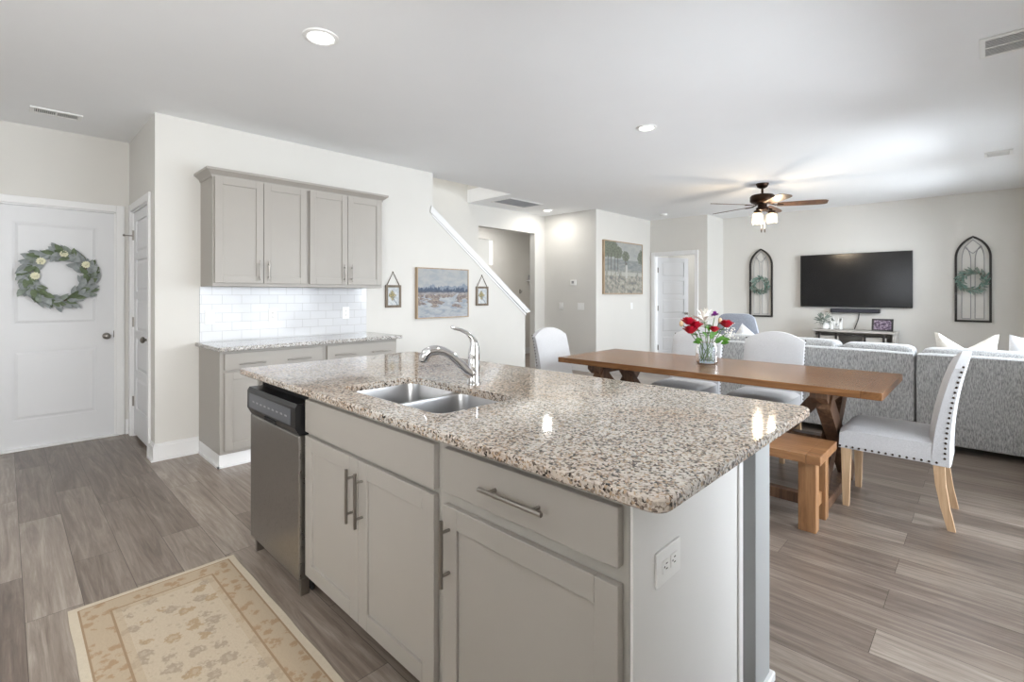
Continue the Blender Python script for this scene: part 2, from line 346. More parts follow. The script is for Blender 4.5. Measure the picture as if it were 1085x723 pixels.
def tube(bm, pts, rad, n=10, caps=True):
    pts = [Vector(p) for p in pts]; rads = rad if isinstance(rad, (list, tuple)) else [rad] * len(pts)
    rings = []; prev = None
    for i, p in enumerate(pts):
        d = (pts[min(i + 1, len(pts) - 1)] - pts[max(i - 1, 0)]).normalized()
        if prev is None:
            a = Vector((0, 0, 1)) if abs(d.z) < 0.9 else Vector((1, 0, 0)); s = d.cross(a).normalized()
        else:
            s = (prev - d * prev.dot(d))
            s = s.normalized() if s.length > 1e-5 else d.cross(Vector((1, 0, 0))).normalized()
        prev = s; t = d.cross(s)
        rings.append([bm.verts.new(p + (s * math.cos(2 * math.pi * j / n) + t * math.sin(2 * math.pi * j / n)) * rads[i]) for j in range(n)])
    for a, b in zip(rings, rings[1:]):
        for j in range(n): bm.faces.new((a[j], a[(j + 1) % n], b[(j + 1) % n], b[j]))
    if caps:
        bm.faces.new(rings[0][::-1]); bm.faces.new(rings[-1])
    return bm
def lathe(bm, prof, c=(0, 0, 0), n=24, cap=True):
    rings = []
    for r, z in prof: rings.append([bm.verts.new((c[0] + r * math.cos(2 * math.pi * j / n), c[1] + r * math.sin(2 * math.pi * j / n), c[2] + z)) for j in range(n)])
    for a, b in zip(rings, rings[1:]):
        for j in range(n): bm.faces.new((a[j], a[(j + 1) % n], b[(j + 1) % n], b[j]))
    if cap:
        bm.faces.new(rings[0][::-1]); bm.faces.new(rings[-1])
    return bm
def prism(bm, poly, axis, a, b):
    """extrude polygon of 2-D points along axis from a to b: axis 'X' (y,z), 'Y' (x,z), 'Z' (x,y)"""
    def P(p, t): return {'X': (t, p[0], p[1]), 'Y': (p[0], t, p[1]), 'Z': (p[0], p[1], t)}[axis]
    A = [bm.verts.new(P(p, a)) for p in poly]; B = [bm.verts.new(P(p, b)) for p in poly]; n = len(poly)
    bm.faces.new(A); bm.faces.new(B[::-1])
    for i in range(n): bm.faces.new((A[i], B[i], B[(i + 1) % n], A[(i + 1) % n]))
    bmesh.ops.recalc_face_normals(bm, faces=bm.faces[:])
    return bm
def ball(bm, c, rx, ry=None, rz=None, u=12, v=8):
    ry = ry or rx; rz = rz or rx
    r = bmesh.ops.create_uvsphere(bm, u_segments=u, v_segments=v, radius=1.0)
    for q in r['verts']: q.co = Vector((c[0] + q.co.x * rx, c[1] + q.co.y * ry, c[2] + q.co.z * rz))
    return bm
def leafquad(bm, c, d, up, L, W, cup=0.25):
    """a leaf blade with a folded midrib, root c, direction d"""
    c = Vector(c); d = Vector(d).normalized(); up = Vector(up); s = d.cross(up)
    if s.length < 1e-4: s = d.cross(Vector((0.3, 0.7, 0.2)))
    s.normalize(); n = s.cross(d).normalized()
    prof = [(0, 0.06), (0.25, 0.8), (0.55, 1.0), (0.82, 0.62), (1.0, 0.04)]
    rows = []
    for t, wd in prof:
        p = c + d * L * t - n * (L * 0.22 * t * t)
        rows.append((bm.verts.new(p - s * W / 2 * wd + n * W * cup * wd), bm.verts.new(p), bm.verts.new(p + s * W / 2 * wd + n * W * cup * wd)))
    for a, b in zip(rows, rows[1:]):
        bm.faces.new((a[0], a[1], b[1], b[0])); bm.faces.new((a[1], a[2], b[2], b[1]))
    return bm

def props(o, label=None, cat=None, group=None, kind=None):
    if label: o['label'] = label
    if cat: o['category'] = cat
    if group: o['group'] = group
    if kind: o['kind'] = kind
    return o
def mesh_ob(name, bm, mat, smooth=False):
    bmesh.ops.recalc_face_normals(bm, faces=bm.faces[:]) if not smooth == 'leaf' else None
    me = bpy.data.meshes.new(name); bm.to_mesh(me); bm.free()
    if mat: me.materials.append(mat)
    if smooth:
        for p in me.polygons: p.use_smooth = True
        if smooth != 'leaf':
            try: me.set_sharp_from_angle(angle=R(42))
            except Exception: pass
    o = bpy.data.objects.new(name, me); COL.objects.link(o); return o
def root(name, label, cat, loc, rz=0.0, group=None, kind=None):
    o = bpy.data.objects.new(name, None); COL.objects.link(o); o.location = loc; o.rotation_euler = (0, 0, rz); o.empty_display_size = 0.1
    return props(o, label, cat, group, kind)
def base_of(p):
    while p.parent: p = p.parent
    return p
def part(name, bm, mat, parent, world=True, smooth=False, label=None, kind=None):
    """a child mesh; world=True: bm is in world coordinates (root unrotated)"""
    if world:
        L = base_of(parent).location
        for v in bm.verts: v.co -= L
    o = mesh_ob(name, bm, mat, smooth); o.parent = parent
    return props(o, label, None, None, kind)
def single(name, bm, mat, label=None, cat=None, group=None, kind=None, smooth=False):
    xs = [v.co for v in bm.verts]
    c = Vector(((min(v.x for v in xs) + max(v.x for v in xs)) / 2, (min(v.y for v in xs) + max(v.y for v in xs)) / 2, min(v.z for v in xs)))
    for v in bm.verts: v.co -= c
    o = mesh_ob(name, bm, mat, smooth); o.location = c
    return props(o, label, cat, group, kind)
def struct(name, bm, mat):
    o = mesh_ob(name, bm, mat); return props(o, kind='structure')
def dup(o, loc, rz=None, label=None, group=None):
    r = o.copy(); COL.objects.link(r); r.location = loc
    if rz is not None: r.rotation_euler = (0, 0, rz)
    if label: r['label'] = label
    if group: r['group'] = group
    for ch in list(o.children):
        c = ch.copy(); COL.objects.link(c); c.parent = r
        for g in list(ch.children):
            d = g.copy(); COL.objects.link(d); d.parent = c
    return r

# ------------------------------------------------------------------ the room
YK = 4.695      # kitchen wall / picture wall face
YH = 5.82       # far wall face (wreath door, hall opening)
XP = 0.823      # pantry corner
XS = 6.88       # hall side wall
XB = 8.72       # bedroom door wall
YB = 3.58       # small return
XT = 9.45       # television wall
YR = -0.40      # window wall
XL = -2.20      # kitchen wall behind the camera
T = 0.12
struct('floor', box(BM(), XL - .15, 11.2, YR - .15, 9.2, -0.1, 0), M['floor'])
bm = BM()       # ceiling with the open stairwell x 2.2..5.02, y 4.86..YH
SX0, SX1, SY0 = 2.2, 5.02, 4.865
box(bm, XL - .15, 11.2, YR - .15, SY0, H, H + .2); box(bm, XL - .15, SX0, SY0, 9.2, H, H + .2)
box(bm, SX1, 11.2, SY0, 9.2, H, H + .2); box(bm, SX0, SX1, YH + T, 9.2, H, H + .2)
struct('ceiling', bm, M['ceil'])
# kitchen wall: full height to x=3.5156, then the stair knee wall with a sloping top
K0, K1 = (3.486, 2.335), (5.135, 1.06)
bm = BM()
prism(bm, [(XP, 0), (5.125, 0), (5.125, 1.03), (3.5156, 2.27), (3.5156, H), (XP, H)], 'Y', YK, YK + T)
struct('wall_left', bm, M['wall'])
bm = BM()       # white sloping cap on the knee wall
prism(bm, [(3.470, 2.275), (3.485, 2.350), (5.215, 1.072), (5.135, 1.045)], 'Y', YK - .022, YK + T + .022)
struct('trim_1', bm, M['trim'])
struct('trim_2', prism(BM(), [(3.50, 2.232), (3.50, 2.262), (5.135, 1.035), (5.135, 1.005)], 'Y', YK - .010, YK), M['trim'])
# wall behind the pantry corner with pantry door hole (y 4.90..5.69)
PD0, PD1, PDH = 4.905, 5.685, 2.075
bm = BM(); box(bm, XP, XP + T, YK + T, PD0, 0, H); box(bm, XP, XP + T, PD1, YH, 0, H); box(bm, XP, XP + T, PD0, PD1, PDH, H)
struct('wall_pantry', bm, M['wall'])
# far wall: wreath door hole x -0.085..0.72, hall opening x 5.25..6.61
GD0, GD1, GDH = -0.085, 0.722, 2.072
OX0, OX1, OZ = 5.255, 6.612, 2.405
bm = BM()
box(bm, XL, GD0, YH, YH + T, 0, H); box(bm, GD0, GD1, YH, YH + T, GDH, H); box(bm, GD1, 2.2, YH, YH + T, 0, H)
box(bm, 2.2, SX1, YH, YH + T, 0, 5.3); box(bm, SX1, OX0, YH, YH + T, 0, H); box(bm, OX0, OX1, YH, YH + T, OZ, H); box(bm, OX1, XS + T, YH, YH + T, 0, H)
box(bm, 2.1, 2.2, YK + T, YH, 0, H); box(bm, 2.1, 2.2, YK + T, YH, H + .2, 5.3); box(bm, 2.2, SX1 + .1, SY0 - .1, SY0, H + .2, 5.3); box(bm, SX1, SX1 + .1, SY0, YH, H + .2, 5.3)
box(bm, 2.2, SX1 + .1, SY0 - .1, YH + T, 5.3, 5.4)
struct('wall_hall', bm, M['wall'])
struct('wall_hall_side', box(BM(), XS, XS + T, YK + T, YH, 0, H), M['wall'])
struct('wall_picture', box(BM(), XS, XB, YK, YK + T, 0, H), M['wall'])
BD0, BD1, BDH = 3.805, 4.60, 2.055
bm = BM(); box(bm, XB, XB + T, YB, BD0, 0, H); box(bm, XB, XB + T, BD1, YK + T, 0, H); box(bm, XB, XB + T, BD0, BD1, BDH, H)
struct('wall_bedroom', bm, M['wall'])
struct('wall_return', box(BM(), XB + T, XT + T, YB - .10 + .1, YB + .1, 0, H), M['wall'])
struct('wall_television', box(BM(), XT, XT + T, YR, YB, 0, H), M['wall'])
bm = BM()       # room seen through the bedroom door
box(bm, XB + T, 11.2, 5.5, 5.6, 0, H); box(bm, 11.1, 11.2, YB, 5.5, 0, H); box(bm, XB + T, XB + T + .02, YK, 5.5, 0, H)
struct('wall_bedroom_inner', bm, M['wall'])
bm = BM()       # hall beyond the opening
HB = 7.35
box(bm, 3.2, 6.2, HB, HB + .1, 0, H); box(bm, 6.2, 7.03, HB, HB + .1, 0, 1.92); box(bm, 6.2, 7.03, HB, HB + .1, 2.445, H); box(bm, 7.03, 8.6, HB, HB + .1, 0, H); box(bm, 5.5, 8.4, HB + 1.3, HB + 1.4, 0, H)
box(bm, 8.3, 8.4, YH + T, HB, 0, H); box(bm, 3.2, 3.3, YH + T, HB, 0, H); box(bm, XS + T, 8.4, YH, YH + T, 0, H)
struct('wall_hall_back', bm, M['wall'])
# window wall
bm = BM(); xs = [XL] + [q for a in sorted(WIN_RIGHT) for q in a[:2]] + [XT + T]
for i in range(0, len(xs), 2): box(bm, xs[i], xs[i + 1], YR - T, YR, 0, H)
for (a, b, c, d) in WIN_RIGHT: box(bm, a, b, YR - T, YR, 0, c); box(bm, a, b, YR - T, YR, d, H)
struct('wall_right', bm, M['wall'])
bm = BM(); a, b, c, d = WIN_BACK_ADDED[0]
box(bm, XL - T, XL, YR - T, a, 0, H); box(bm, XL - T, XL, b, YH + T, 0, H); box(bm, XL - T, XL, a, b, 0, c); box(bm, XL - T, XL, a, b, d, H)
struct('wall_back', bm, M['wall'])
def window(i, kind, a, b, c, d):
    f = 0.05; bm = BM(); g = BM()
    def bx(q, u0, u1, z0, z1, t0, t1):
        if kind == 'R': box(q, u0, u1, YR - t1, YR - t0, z0, z1)
        else: box(q, XL - t1, XL - t0, u0, u1, z0, z1)
    bx(bm, a, a + f, c, d, .02, .09); bx(bm, b - f, b, c, d, .02, .09); bx(bm, a + f, b - f, c, c + f, .02, .09); bx(bm, a + f, b - f, d - f, d, .02, .09)
    m = (a + b) / 2
    if i == 1: bx(bm, m - .04, m + .04, c + f, d - f, .02, .09)
    else: bx(bm, a + f, b - f, (c + d) / 2 - .025, (c + d) / 2 + .025, .02, .09)
    o = struct('window_%d' % i, bm, M['trim'])
    bx(g, a + f, b - f, c + f, d - f, .052, .058)
    p = mesh_ob('pane', g, M['glass']); p.parent = o
for i, q in enumerate(WIN_RIGHT): window(i + 1, 'R', *q)  # the last one is the added kitchen side window, there for fill light
window(5, 'B', *WIN_BACK_ADDED[0])  # added back window, there for fill light

# baseboards
def base_x(bm, x0, x1, y, s):     # along x on wall face y, room side s (-1: room at smaller y)
    box(bm, x0, x1, y, y + s * .016, 0, .115); box(bm, x0, x1, y, y + s * .010, .115, .135)
    box(bm, x0, x1, y + s * .016, y + s * .028, 0, .018)
def base_y(bm, y0, y1, x, s):
    box(bm, x, x + s * .016, y0, y1, 0, .115); box(bm, x, x + s * .010, y0, y1, .115, .135)
    box(bm, x + s * .016, x + s * .028, y0, y1, 0, .018)
bm = BM(); base_x(bm, XP, 1.12, YK, -1); base_y(bm, YK - .028, 4.843, XP, -1); base_x(bm, 2.66, 5.125, YK, -1)
struct('baseboard_left', bm, M['trim'])
bm = BM(); base_x(bm, .79, XP, YH, -1); base_x(bm, OX1, XS, YH, -1); base_y(bm, YK, YH, XS, -1); base_x(bm, XS, XB, YK, -1)
base_x(bm, 3.3, 8.3, HB, -1)
struct('baseboard_hall', bm, M['trim'])
bm = BM(); base_y(bm, YB, 3.735, XB, -1); base_x(bm, XB, XT, YB, -1); base_y(bm, YR, YB, XT, -1)
struct('baseboard_television', bm, M['trim'])

# stairs climbing to the left behind the knee wall
bm = BM()
for i in range(11):
    box(bm, 5.0 - .254 * (i + 1), 5.0 - .254 * i, YK + T, YH, 0, .187 * (i + 1))
struct('stairs', bm, M['trim'])

# doors -------------------------------------------------------------
def casing(name, axis, face, s, a, b, h, w=.062):
    bm = BM()
    for (u0, u1, z0, z1) in ((a - w, a, 0, h + w), (b, b + w, 0, h + w), (a, b, h, h + w)):
        if axis == 'X': box(bm, u0, u1, face, face + s * .018, z0, z1, .003, 1)
        else: box(bm, face, face + s * .018, u0, u1, z0, z1, .003, 1)
    for (u0, u1, z0, z1) in ((a, a + .012, 0, h), (b - .012, b, 0, h), (a, b, h - .012, h)):   # jamb lining
        if axis == 'X': box(bm, u0, u1, face, face - s * T, z0, z1)
        else: box(bm, face, face - s * T, u0, u1, z0, z1)
    return struct(name, bm, M['trim'])
def door_slab(w, h, panels, t=.036):
    """slab in local x (0..w), y 0..t (front face y=0), z; panels list of (x0,x1,z0,z1) recessed both sides"""
    bm = BM(); d = .009
    xs0 = min(p[0] for p in panels); xs1 = max(p[1] for p in panels)
    box(bm, 0, xs0, 0, t, 0, h); box(bm, xs1, w, 0, t, 0, h)
    zs = sorted(panels, key=lambda p: p[2]); z = 0
    for p in zs: box(bm, xs0, xs1, 0, t, z, p[2]); z = p[3]
    box(bm, xs0, xs1, 0, t, z, h)
    for (x0, x1, z0, z1) in panels:
        box(bm, x0, x1, d, t - d, z0, z1)
        e = .024
        for y0, y1 in ((d, d - .0065), (t - d, t - d + .0065)):      # raised field with sloping sides
            A = [(x0 + e * .5, z0 + e * .5), (x1 - e * .5, z0 + e * .5), (x1 - e * .5, z1 - e * .5), (x0 + e * .5, z1 - e * .5)]
            B = [(x0 + e * 1.3, z0 + e * 1.3), (x1 - e * 1.3, z0 + e * 1.3), (x1 - e * 1.3, z1 - e * 1.3), (x0 + e * 1.3, z1 - e * 1.3)]
            va = [bm.verts.new((p[0], y0, p[1])) for p in A]; vb = [bm.verts.new((p[0], y1, p[1])) for p in B]
            for i in range(4): bm.faces.new((va[i], va[(i + 1) % 4], vb[(i + 1) % 4], vb[i]))
            bm.faces.new(vb)
    return bm
def add_knob(par, p, s, dirv=(0, -1, 0), r=.027):
    d = Vector(dirv); bm = BM(); p = Vector(p)
    tube(bm, [p, p + d * .008], .030, 16); tube(bm, [p + d * .008, p + d * .035], .010, 10)
    tube(bm, [p + d * .030, p + d * .036, p + d * .050, p + d * .060, p + d * .064], [.014, .024, .028, .020, .006], 16)
    return part('door_knob', bm, M['nickel'], par, world=False, smooth=True)
# wreath door
casing('trim_3', 'X', YH, -1, GD0, GD1, GDH)
d1 = mesh_ob('door_1', door_slab(.79, 2.045, [(.125, .665, 1.04, 1.91), (.125, .665, .235, .82)]), M['door'])
d1.location = (-.076, YH + .012, .012); props(d1, kind='structure')
add_knob(d1, (.73, 0, .915), 1)
bm = BM(); tube(bm, [(.73, 0, 1.03), (.73, -.012, 1.03)], .026, 16); part('deadbolt', bm, M['nickel'], d1, False, True) if False else bm.free()
bm = BM(); box(bm, .782, .798, -.006, .004, .90, .96); part('strike_plate', bm, M['bronze'], d1, False)
bm = BM(); box(bm, GD0 - .02, GD1 + .02, YH - .035, YH + .05, 0, .016, .004, 1); struct('trim_6', bm, M['trim'])
# pantry door, in wall x = XP facing -x
casing('trim_4', 'Y', XP, -1, PD0, PD1, PDH)
ph = [(.115, .645, .24 + i * .355, .24 + i * .355 + .285) for i in range(5)]
d2 = mesh_ob('door_2', door_slab(.756, 2.03, ph), M['door']); d2.location = (XP + .012, PD1 - .012, .03); d2.rotation_euler = (0, 0, R(-90)); props(d2, kind='structure')
add_knob(d2, (.70, 0, .905), 1)
for z in (.25, .98, 1.78):
    bm = BM(); box(bm, -.010, .012, -.012, .002, z, z + .09); part('hinge', bm, M['nickel'], d2, False)
bm = BM(); tube(bm, [(.02, -.012, 1.82), (.02, -.07, 1.82)], .005, 8); tube(bm, [(.02, -.07, 1.82), (.02, -.085, 1.82)], .010, 10)
part('door_stop', bm, M['nickel'], d2, False)
# bedroom door, open
casing('trim_5', 'Y', XB, -1, BD0, BD1, BDH)
ph = [(.12, .42, .20 + i * .358, .20 + i * .358 + .285) for i in range(5)]
ph = [(.115, .655, .20 + i * .362, .20 + i * .362 + .285) for i in range(5)]
d3 = mesh_ob('door_3', door_slab(.77, 2.02, ph), M['door']); d3.location = (XB + .10, BD1 - .012, .012); d3.rotation_euler = (0, 0, R(-90 + 68)); props(d3, kind='structure')
add_knob(d3, (.70, 0, .92), 1)
for z in (.22, .98, 1.72):
    bm = BM(); box(bm, -.014, .010, -.010, .004, z, z + .10); part('hinge', bm, M['nickel'], d3, False)

# ------------------------------------------------------------------ kitchen cabinets
def shaker(bm, a, b, z0, z1, face, axis, s, fr=.056, t=.020):
    """shaker door lying in the plane: axis 'Y' front normal along y (u=x), 'X' normal along x (u=y); face=front coordinate, s: outward sign"""
    def bx(u0, u1, w0, w1, f0, f1, bev=.0015):
        if axis == 'Y': box(bm, u0, u1, face - s * f0, face - s * f1, w0, w1, bev, 1)
        else: box(bm, face - s * f0, face - s * f1, u0, u1, w0, w1, bev, 1)
    bx(a, a + fr, z0, z1, 0, t); bx(b - fr, b, z0, z1, 0, t)
    bx(a + fr, b - fr, z0, z0 + fr, 0, t); bx(a + fr, b - fr, z1 - fr, z1, 0, t)
    bx(a + fr - .003, b - fr + .003, z0 + fr - .003, z1 - fr + .003, .009, t - .002, 0)
    return bm
def bar_handle(par, p0, p1, out, post=.028, r=.006, inset=.03):
    p0, p1, out = Vector(p0), Vector(p1), Vector(out); d = (p1 - p0).normalized(); bm = BM()
    tube(bm, [p0 + out * post, p1 + out * post], r, 10)
    for q in (p0 + d * inset, p1 - d * inset): tube(bm, [q, q + out * post], r * .8, 8)
    return part('handle', bm, M['nickel'], par, True, True)

# wall cabinets over the short counter
UF = 4.366      # carcass front; doors at 4.345
UZ0, UZ1 = 1.374, 2.245
for (x0, x1, lab) in ((1.134, 1.885, 'left greige wall cabinet, nearer the pantry corner, with two shaker doors'),
                      (1.885, 2.637, 'right greige wall cabinet, nearer the framed pictures, with two shaker doors')):
    r = root('wall_cabinet', lab, 'cabinet', ((x0 + x1) / 2, YK, UZ0), group='upper kitchen cabinets')
    part('body', box(BM(), x0, x1, UF, YK - .001, UZ0, UZ1 + .01, .002, 1), M['cab'], r)
    m = (x0 + x1) / 2
    for (a, b, hx) in ((x0 + .014, m - .002, m - .036), (m + .002, x1 - .014, m + .036)):
        d = part('door', shaker(BM(), a, b, UZ0 + .028, UZ1 - .006, UF - .021, 'Y', -1), M['cab'], r)
        bar_handle(d, (hx, UF - .021, 1.425), (hx, UF - .021, 1.592), (0, -1, 0))
bm = BM()       # crown moulding profile swept round three sides
prof = [(0, 2.236), (.006, 2.236), (.010, 2.252), (.040, 2.280), (.048, 2.284), (.048, 2.302), (0, 2.302)]
cr = []
for (o, z) in prof:
    cr.append([bm.verts.new(q) for q in ((1.134 - o, YK - .001, z), (1.134 - o, UF - o, z), (2.637 + o, UF - o, z), (2.637 + o, YK - .001, z))])
for i in range(len(cr)):
    A, B = cr[i], cr[(i + 1) % len(cr)]
    for j in range(3): bm.faces.new((A[j], A[j + 1], B[j + 1], B[j]))
bm.faces.new([c[0] for c in cr]); bm.faces.new([c[3] for c in cr][::-1])
bm.faces.new((cr[-1][0], cr[-1][1], cr[-1][2], cr[-1][3]))
single('crown_molding', bm, M['cab'], 'greige crown molding along the top of the wall cabinets', 'molding')

# base cabinets
BF = 4.132      # carcass front
for (x0, x1, lab) in ((1.122, 1.920, 'left base cabinet under the short granite counter, nearer the pantry corner'),
                      (1.920, 2.655, 'right base cabinet under the short granite counter, mostly hidden behind the island')):
    r = root('base_cabinet', lab, 'cabinet', ((x0 + x1) / 2, YK, 0), group='base cabinets on the picture wall')
    bm = BM(); box(bm, x0, x1, BF, YK - .001, .10, .883, .0015, 1); part('body', bm, M['cab'], r)
    bm = BM(); box(bm, x0, x1, BF + .012, YK - .001, 0, .10); box(bm, x0 - (.012 if x0 < 1.5 else 0), x1, BF, BF + .012, 0, .016)
    if x0 < 1.5: box(bm, x0 - .012, x0, BF, YK - .03, 0, .016)
    part('toe_kick', bm, M['trim'], r)
    m = (x0 + x1) / 2
    dr = part('drawer', box(BM(), x0 + .03, x1 - .018, BF - .02, BF, .735, .862, .002, 1), M['cab'], r)
    bar_handle(dr, (m - .275, BF - .02, .778), (m - .085, BF - .02, .778), (0, -1, 0)); bar_handle(dr, (m + .085, BF - .02, .778), (m + .275, BF - .02, .778), (0, -1, 0))
    for (a, b, hx) in ((x0 + .03, m - .002, m - .036), (m + .002, x1 - .018, m + .036)):
        d = part('door', shaker(BM(), a, b, .125, .718, BF - .02, 'Y', -1), M['cab'], r)
        bar_handle(d, (hx, BF - .02, .52), (hx, BF - .02, .68), (0, -1, 0))
single('countertop', box(BM(), 1.094, 2.684, 4.067, YK - .001, .884, .914, .006, 2), M['graniteC'], 'short grey granite countertop on the wall base cabinets', 'countertop')
struct('backsplash', box(BM(), 1.127, 2.646, YK - .009, YK, .914, 1.374), M['tile'])

def wallplate(name, c, w, h, normal, kind, label, cat, group=None):
    """c centre; normal axis '-Y','-X' or '-Yi'"""
    cx, cy, cz = c; r = root(name, label, cat, (cx, cy, cz - h / 2), group=group)
    def bx(u0, u1, z0, z1, f0, f1, bev=0.0):
        b = BM()
        if normal == '-Y': box(b, cx + u0, cx + u1, cy - f0, cy - f1, cz + z0, cz + z1, bev, 2)
        else: box(b, cx - f0, cx - f1, cy + u0, cy + u1, cz + z0, cz + z1, bev, 2)
        return b
    part('plate', bx(-w / 2, w / 2, -h / 2, h / 2, 0, .006, .002), M['whiteplastic'], r)
    if kind == 'outlet':
        hor = w > h
        for s in (-1, 1):
            o = s * .020
            f = part('receptacle', bx(o - .015, o + .015, -.015, .015, .006, .0085, .001) if hor else bx(-.016, .016, o - .014, o + .014, .006, .0085, .001), M['whiteplastic'], r)
            bm = BM()
            for (du, dz, su, sz) in ((-.006, .003, .0012, .004), (.006, .003, .0012, .004), (0, -.007, .002, .002)):
                if hor: du, dz, su, sz = dz, du, sz, su
                u, z = (o + du, dz) if hor else (du, o + dz)
                if normal == '-Y': box(bm, cx + u - su, cx + u + su, cy - .0085, cy - .0089, cz + z - sz, cz + z + sz)
                else: box(bm, cx - .0085, cx - .0089, cy + u - su, cy + u + su, cz + z - sz, cz + z + sz)
            part('slots', bm, M['slot'], f)
    else:
        n = kind
        for i in range(n):
            u = (i - (n - 1) / 2) * .046
            part('rocker', bx(u - .016, u + .016, -.033, .033, .006, .010, .002), M['whiteplastic'], r)
    return r
YT = YK - .009
wallplate('light_switch', (1.200, YT, 1.118), .075, .118, '-Y', 1, 'white light switch on the tile at the left end of the backsplash', 'switch')
wallplate('outlet', (1.702, YT, 1.121), .075, .118, '-Y', 'outlet', 'white outlet in the middle of the tiled backsplash', 'outlet', 'backsplash outlets')
wallplate('outlet', (2.414, YT, 1.123), .075, .118, '-Y', 'outlet', 'white outlet near the right end of the tiled backsplash', 'outlet', 'backsplash outlets')

# ------------------------------------------------------------------ island
IX0, IX1, IY0, IY1 = .868, 1.972, .440, 2.874      # countertop
FX = .917                                           # carcass front
DXF = .895                                          # door fronts
CB = 1.498                                          # cabinet back
r = root('sink_cabinet', 'island base cabinet under the sink, with a false front and two doors', 'cabinet', (1.2, 1.65, 0), group='island cabinets')
a0, a1 = 1.177, 2.110
bm = BM()
box(bm, FX, CB, a0, a0 + .018, .105, .883); box(bm, FX, CB, a1 - .018, a1, .105, .883); box(bm, CB - .012, CB, a0 + .018, a1 - .018, .105, .883)
box(bm, FX, CB - .012, a0 + .018, a1 - .018, .105, .123); box(bm, FX, FX + .02, a0 + .018, a1 - .018, .70, .883)
part('body', bm, M['cabdark'], r)
part('toe_kick', box(BM(), FX + .075, FX + .09, a0, a1, 0, .105), M['kick'], r)
part('false_front', box(BM(), DXF, FX, 1.192, 2.096, .722, .860, .002, 1), M['cab'], r)
mid = (1.192 + 2.096) / 2
for (a, b, hy) in ((1.192, mid - .0015, mid - .032), (mid + .0015, 2.096, mid + .032)):
    d = part('door', shaker(BM(), a, b, .108, .706, DXF, 'X', -1, .060), M['cab'], r)
    bar_handle(d, (DXF, hy, .475), (DXF, hy, .672), (-1, 0, 0), .030, .0062, .034)
r = root('drawer_cabinet', 'island base cabinet at the near end, with one drawer over one wide door', 'cabinet', (1.2, .85, 0), group='island cabinets')
bm = BM(); box(bm, FX, CB, .542, 1.1765, .105, .883)
part('body', bm, M['cabdark'], r)
part('toe_kick', box(BM(), FX + .075, FX + .09, .542, 1.1765, 0, .105), M['kick'], r)
dr = part('drawer', box(BM(), DXF, FX, .556, 1.146, .731, .860, .002, 1), M['cab'], r)
bar_handle(dr, (DXF, .742, .797), (DXF, .960, .797), (-1, 0, 0), .030, .0062, .034)
d = part('door', shaker(BM(), .556, 1.146, .108, .694, DXF, 'X', -1, .060), M['cab'], r)
bar_handle(d, (DXF, 1.118, .470), (DXF, 1.118, .662), (-1, 0, 0), .030, .0062, .034)
# dishwasher
r = root('dishwasher', 'stainless steel dishwasher with a black control panel at the far end of the island', 'dishwasher', (1.2, 2.41, 0))
w0, w1 = 2.116, 2.712
bm = BM(); box(bm, FX + .02, CB, w0, w1, .10, .868); part('body', bm, M['blackmatte'], r)
bm = BM(); box(bm, .876, FX + .018, w0 + .002, w1 - .002, .078, .700, .006, 2); part('door', bm, M['steel'], r)
bm = BM(); prism(bm, [(FX + .018, .702), (.880, .702), (.862, .735), (.862, .822), (.872, .838), (FX + .018, .838)], 'Y', w0 + .002, w1 - .002)
cp = part('control_panel', bm, M['blackplastic'], r)
bm = BM(); box(bm, .8605, .8622, w0 + .05, w1 - .035, .742, .812); ins = part('display_strip', bm, M['panelgrey'], cp)
for i in range(9):
    y = w0 + .09 + i * .05; part('button', box(BM(), .8598, .8606, y, y + .022, .772, .779), M['greyplastic'], cp)
bm = BM(); box(bm, .861, .866, 2.335, 2.475, .712, .730); part('latch_recess', bm, M['blackmatte'], cp)
bm = BM(); box(bm, FX + .02, FX + .03, w0 + .01, w1 - .01, .012, .075); part('toe_kick', bm, M['blackmatte'], r)
for y in (w0 + .03, w1 - .03):
    bm = BM(); box(bm, FX - .022, FX + .012, y - .012, y + .012, 0, .080); part('foot', bm, M['nickel'], r)
# far end panel, knee wall and near end panel (painted half wall), support post
bm = BM(); box(bm, FX, CB, w1 + .004, w1 + .022, 0, .883, .001, 1)
single('end_panel', bm, M['cab'], 'greige end panel closing the island beside the dishwasher', 'panel')
bm = BM()
box(bm, 1.500, 1.548, .540, 2.735, 0, .883)
struct('wall_island', bm, M['panel'])
struct('wall_island_end', box(BM(), FX, 1.548, .533, .540, 0, .883), M['panel'])
bm = BM(); box(bm, 1.516, 1.548, .527, .533, 0, .883, .002, 1); box(bm, FX, 1.52, .525, .533, 0, .10, .002, 1)
struct('trim_7', bm, M['panel'])
for i, (y0, y1) in enumerate(((.528, .668),)):
    r = root('island_post', ('grey square post under the near right corner of the island counter', 'grey square post under the far corner of the island counter')[i], 'post', (1.74, (y0 + y1) / 2, 0))
    part('shaft', box(BM(), 1.662, 1.802, y0, y1, 0, .884, .002, 1), M['postgrey'], r)
    part('capital', box(BM(), 1.650, 1.814, y0 - .012, y1 + .012, .820, .884, .003, 1), M['postgrey'], r)
    part('plinth', box(BM(), 1.646, 1.818, y0 - .014, y1 + .014, 0, .032, .004, 1), M['trim'], r)

wallplate('outlet', (1.068, .533, .690), .118, .079, '-Y', 'outlet', 'white outlet lying sideways on the white end panel of the island', 'outlet')

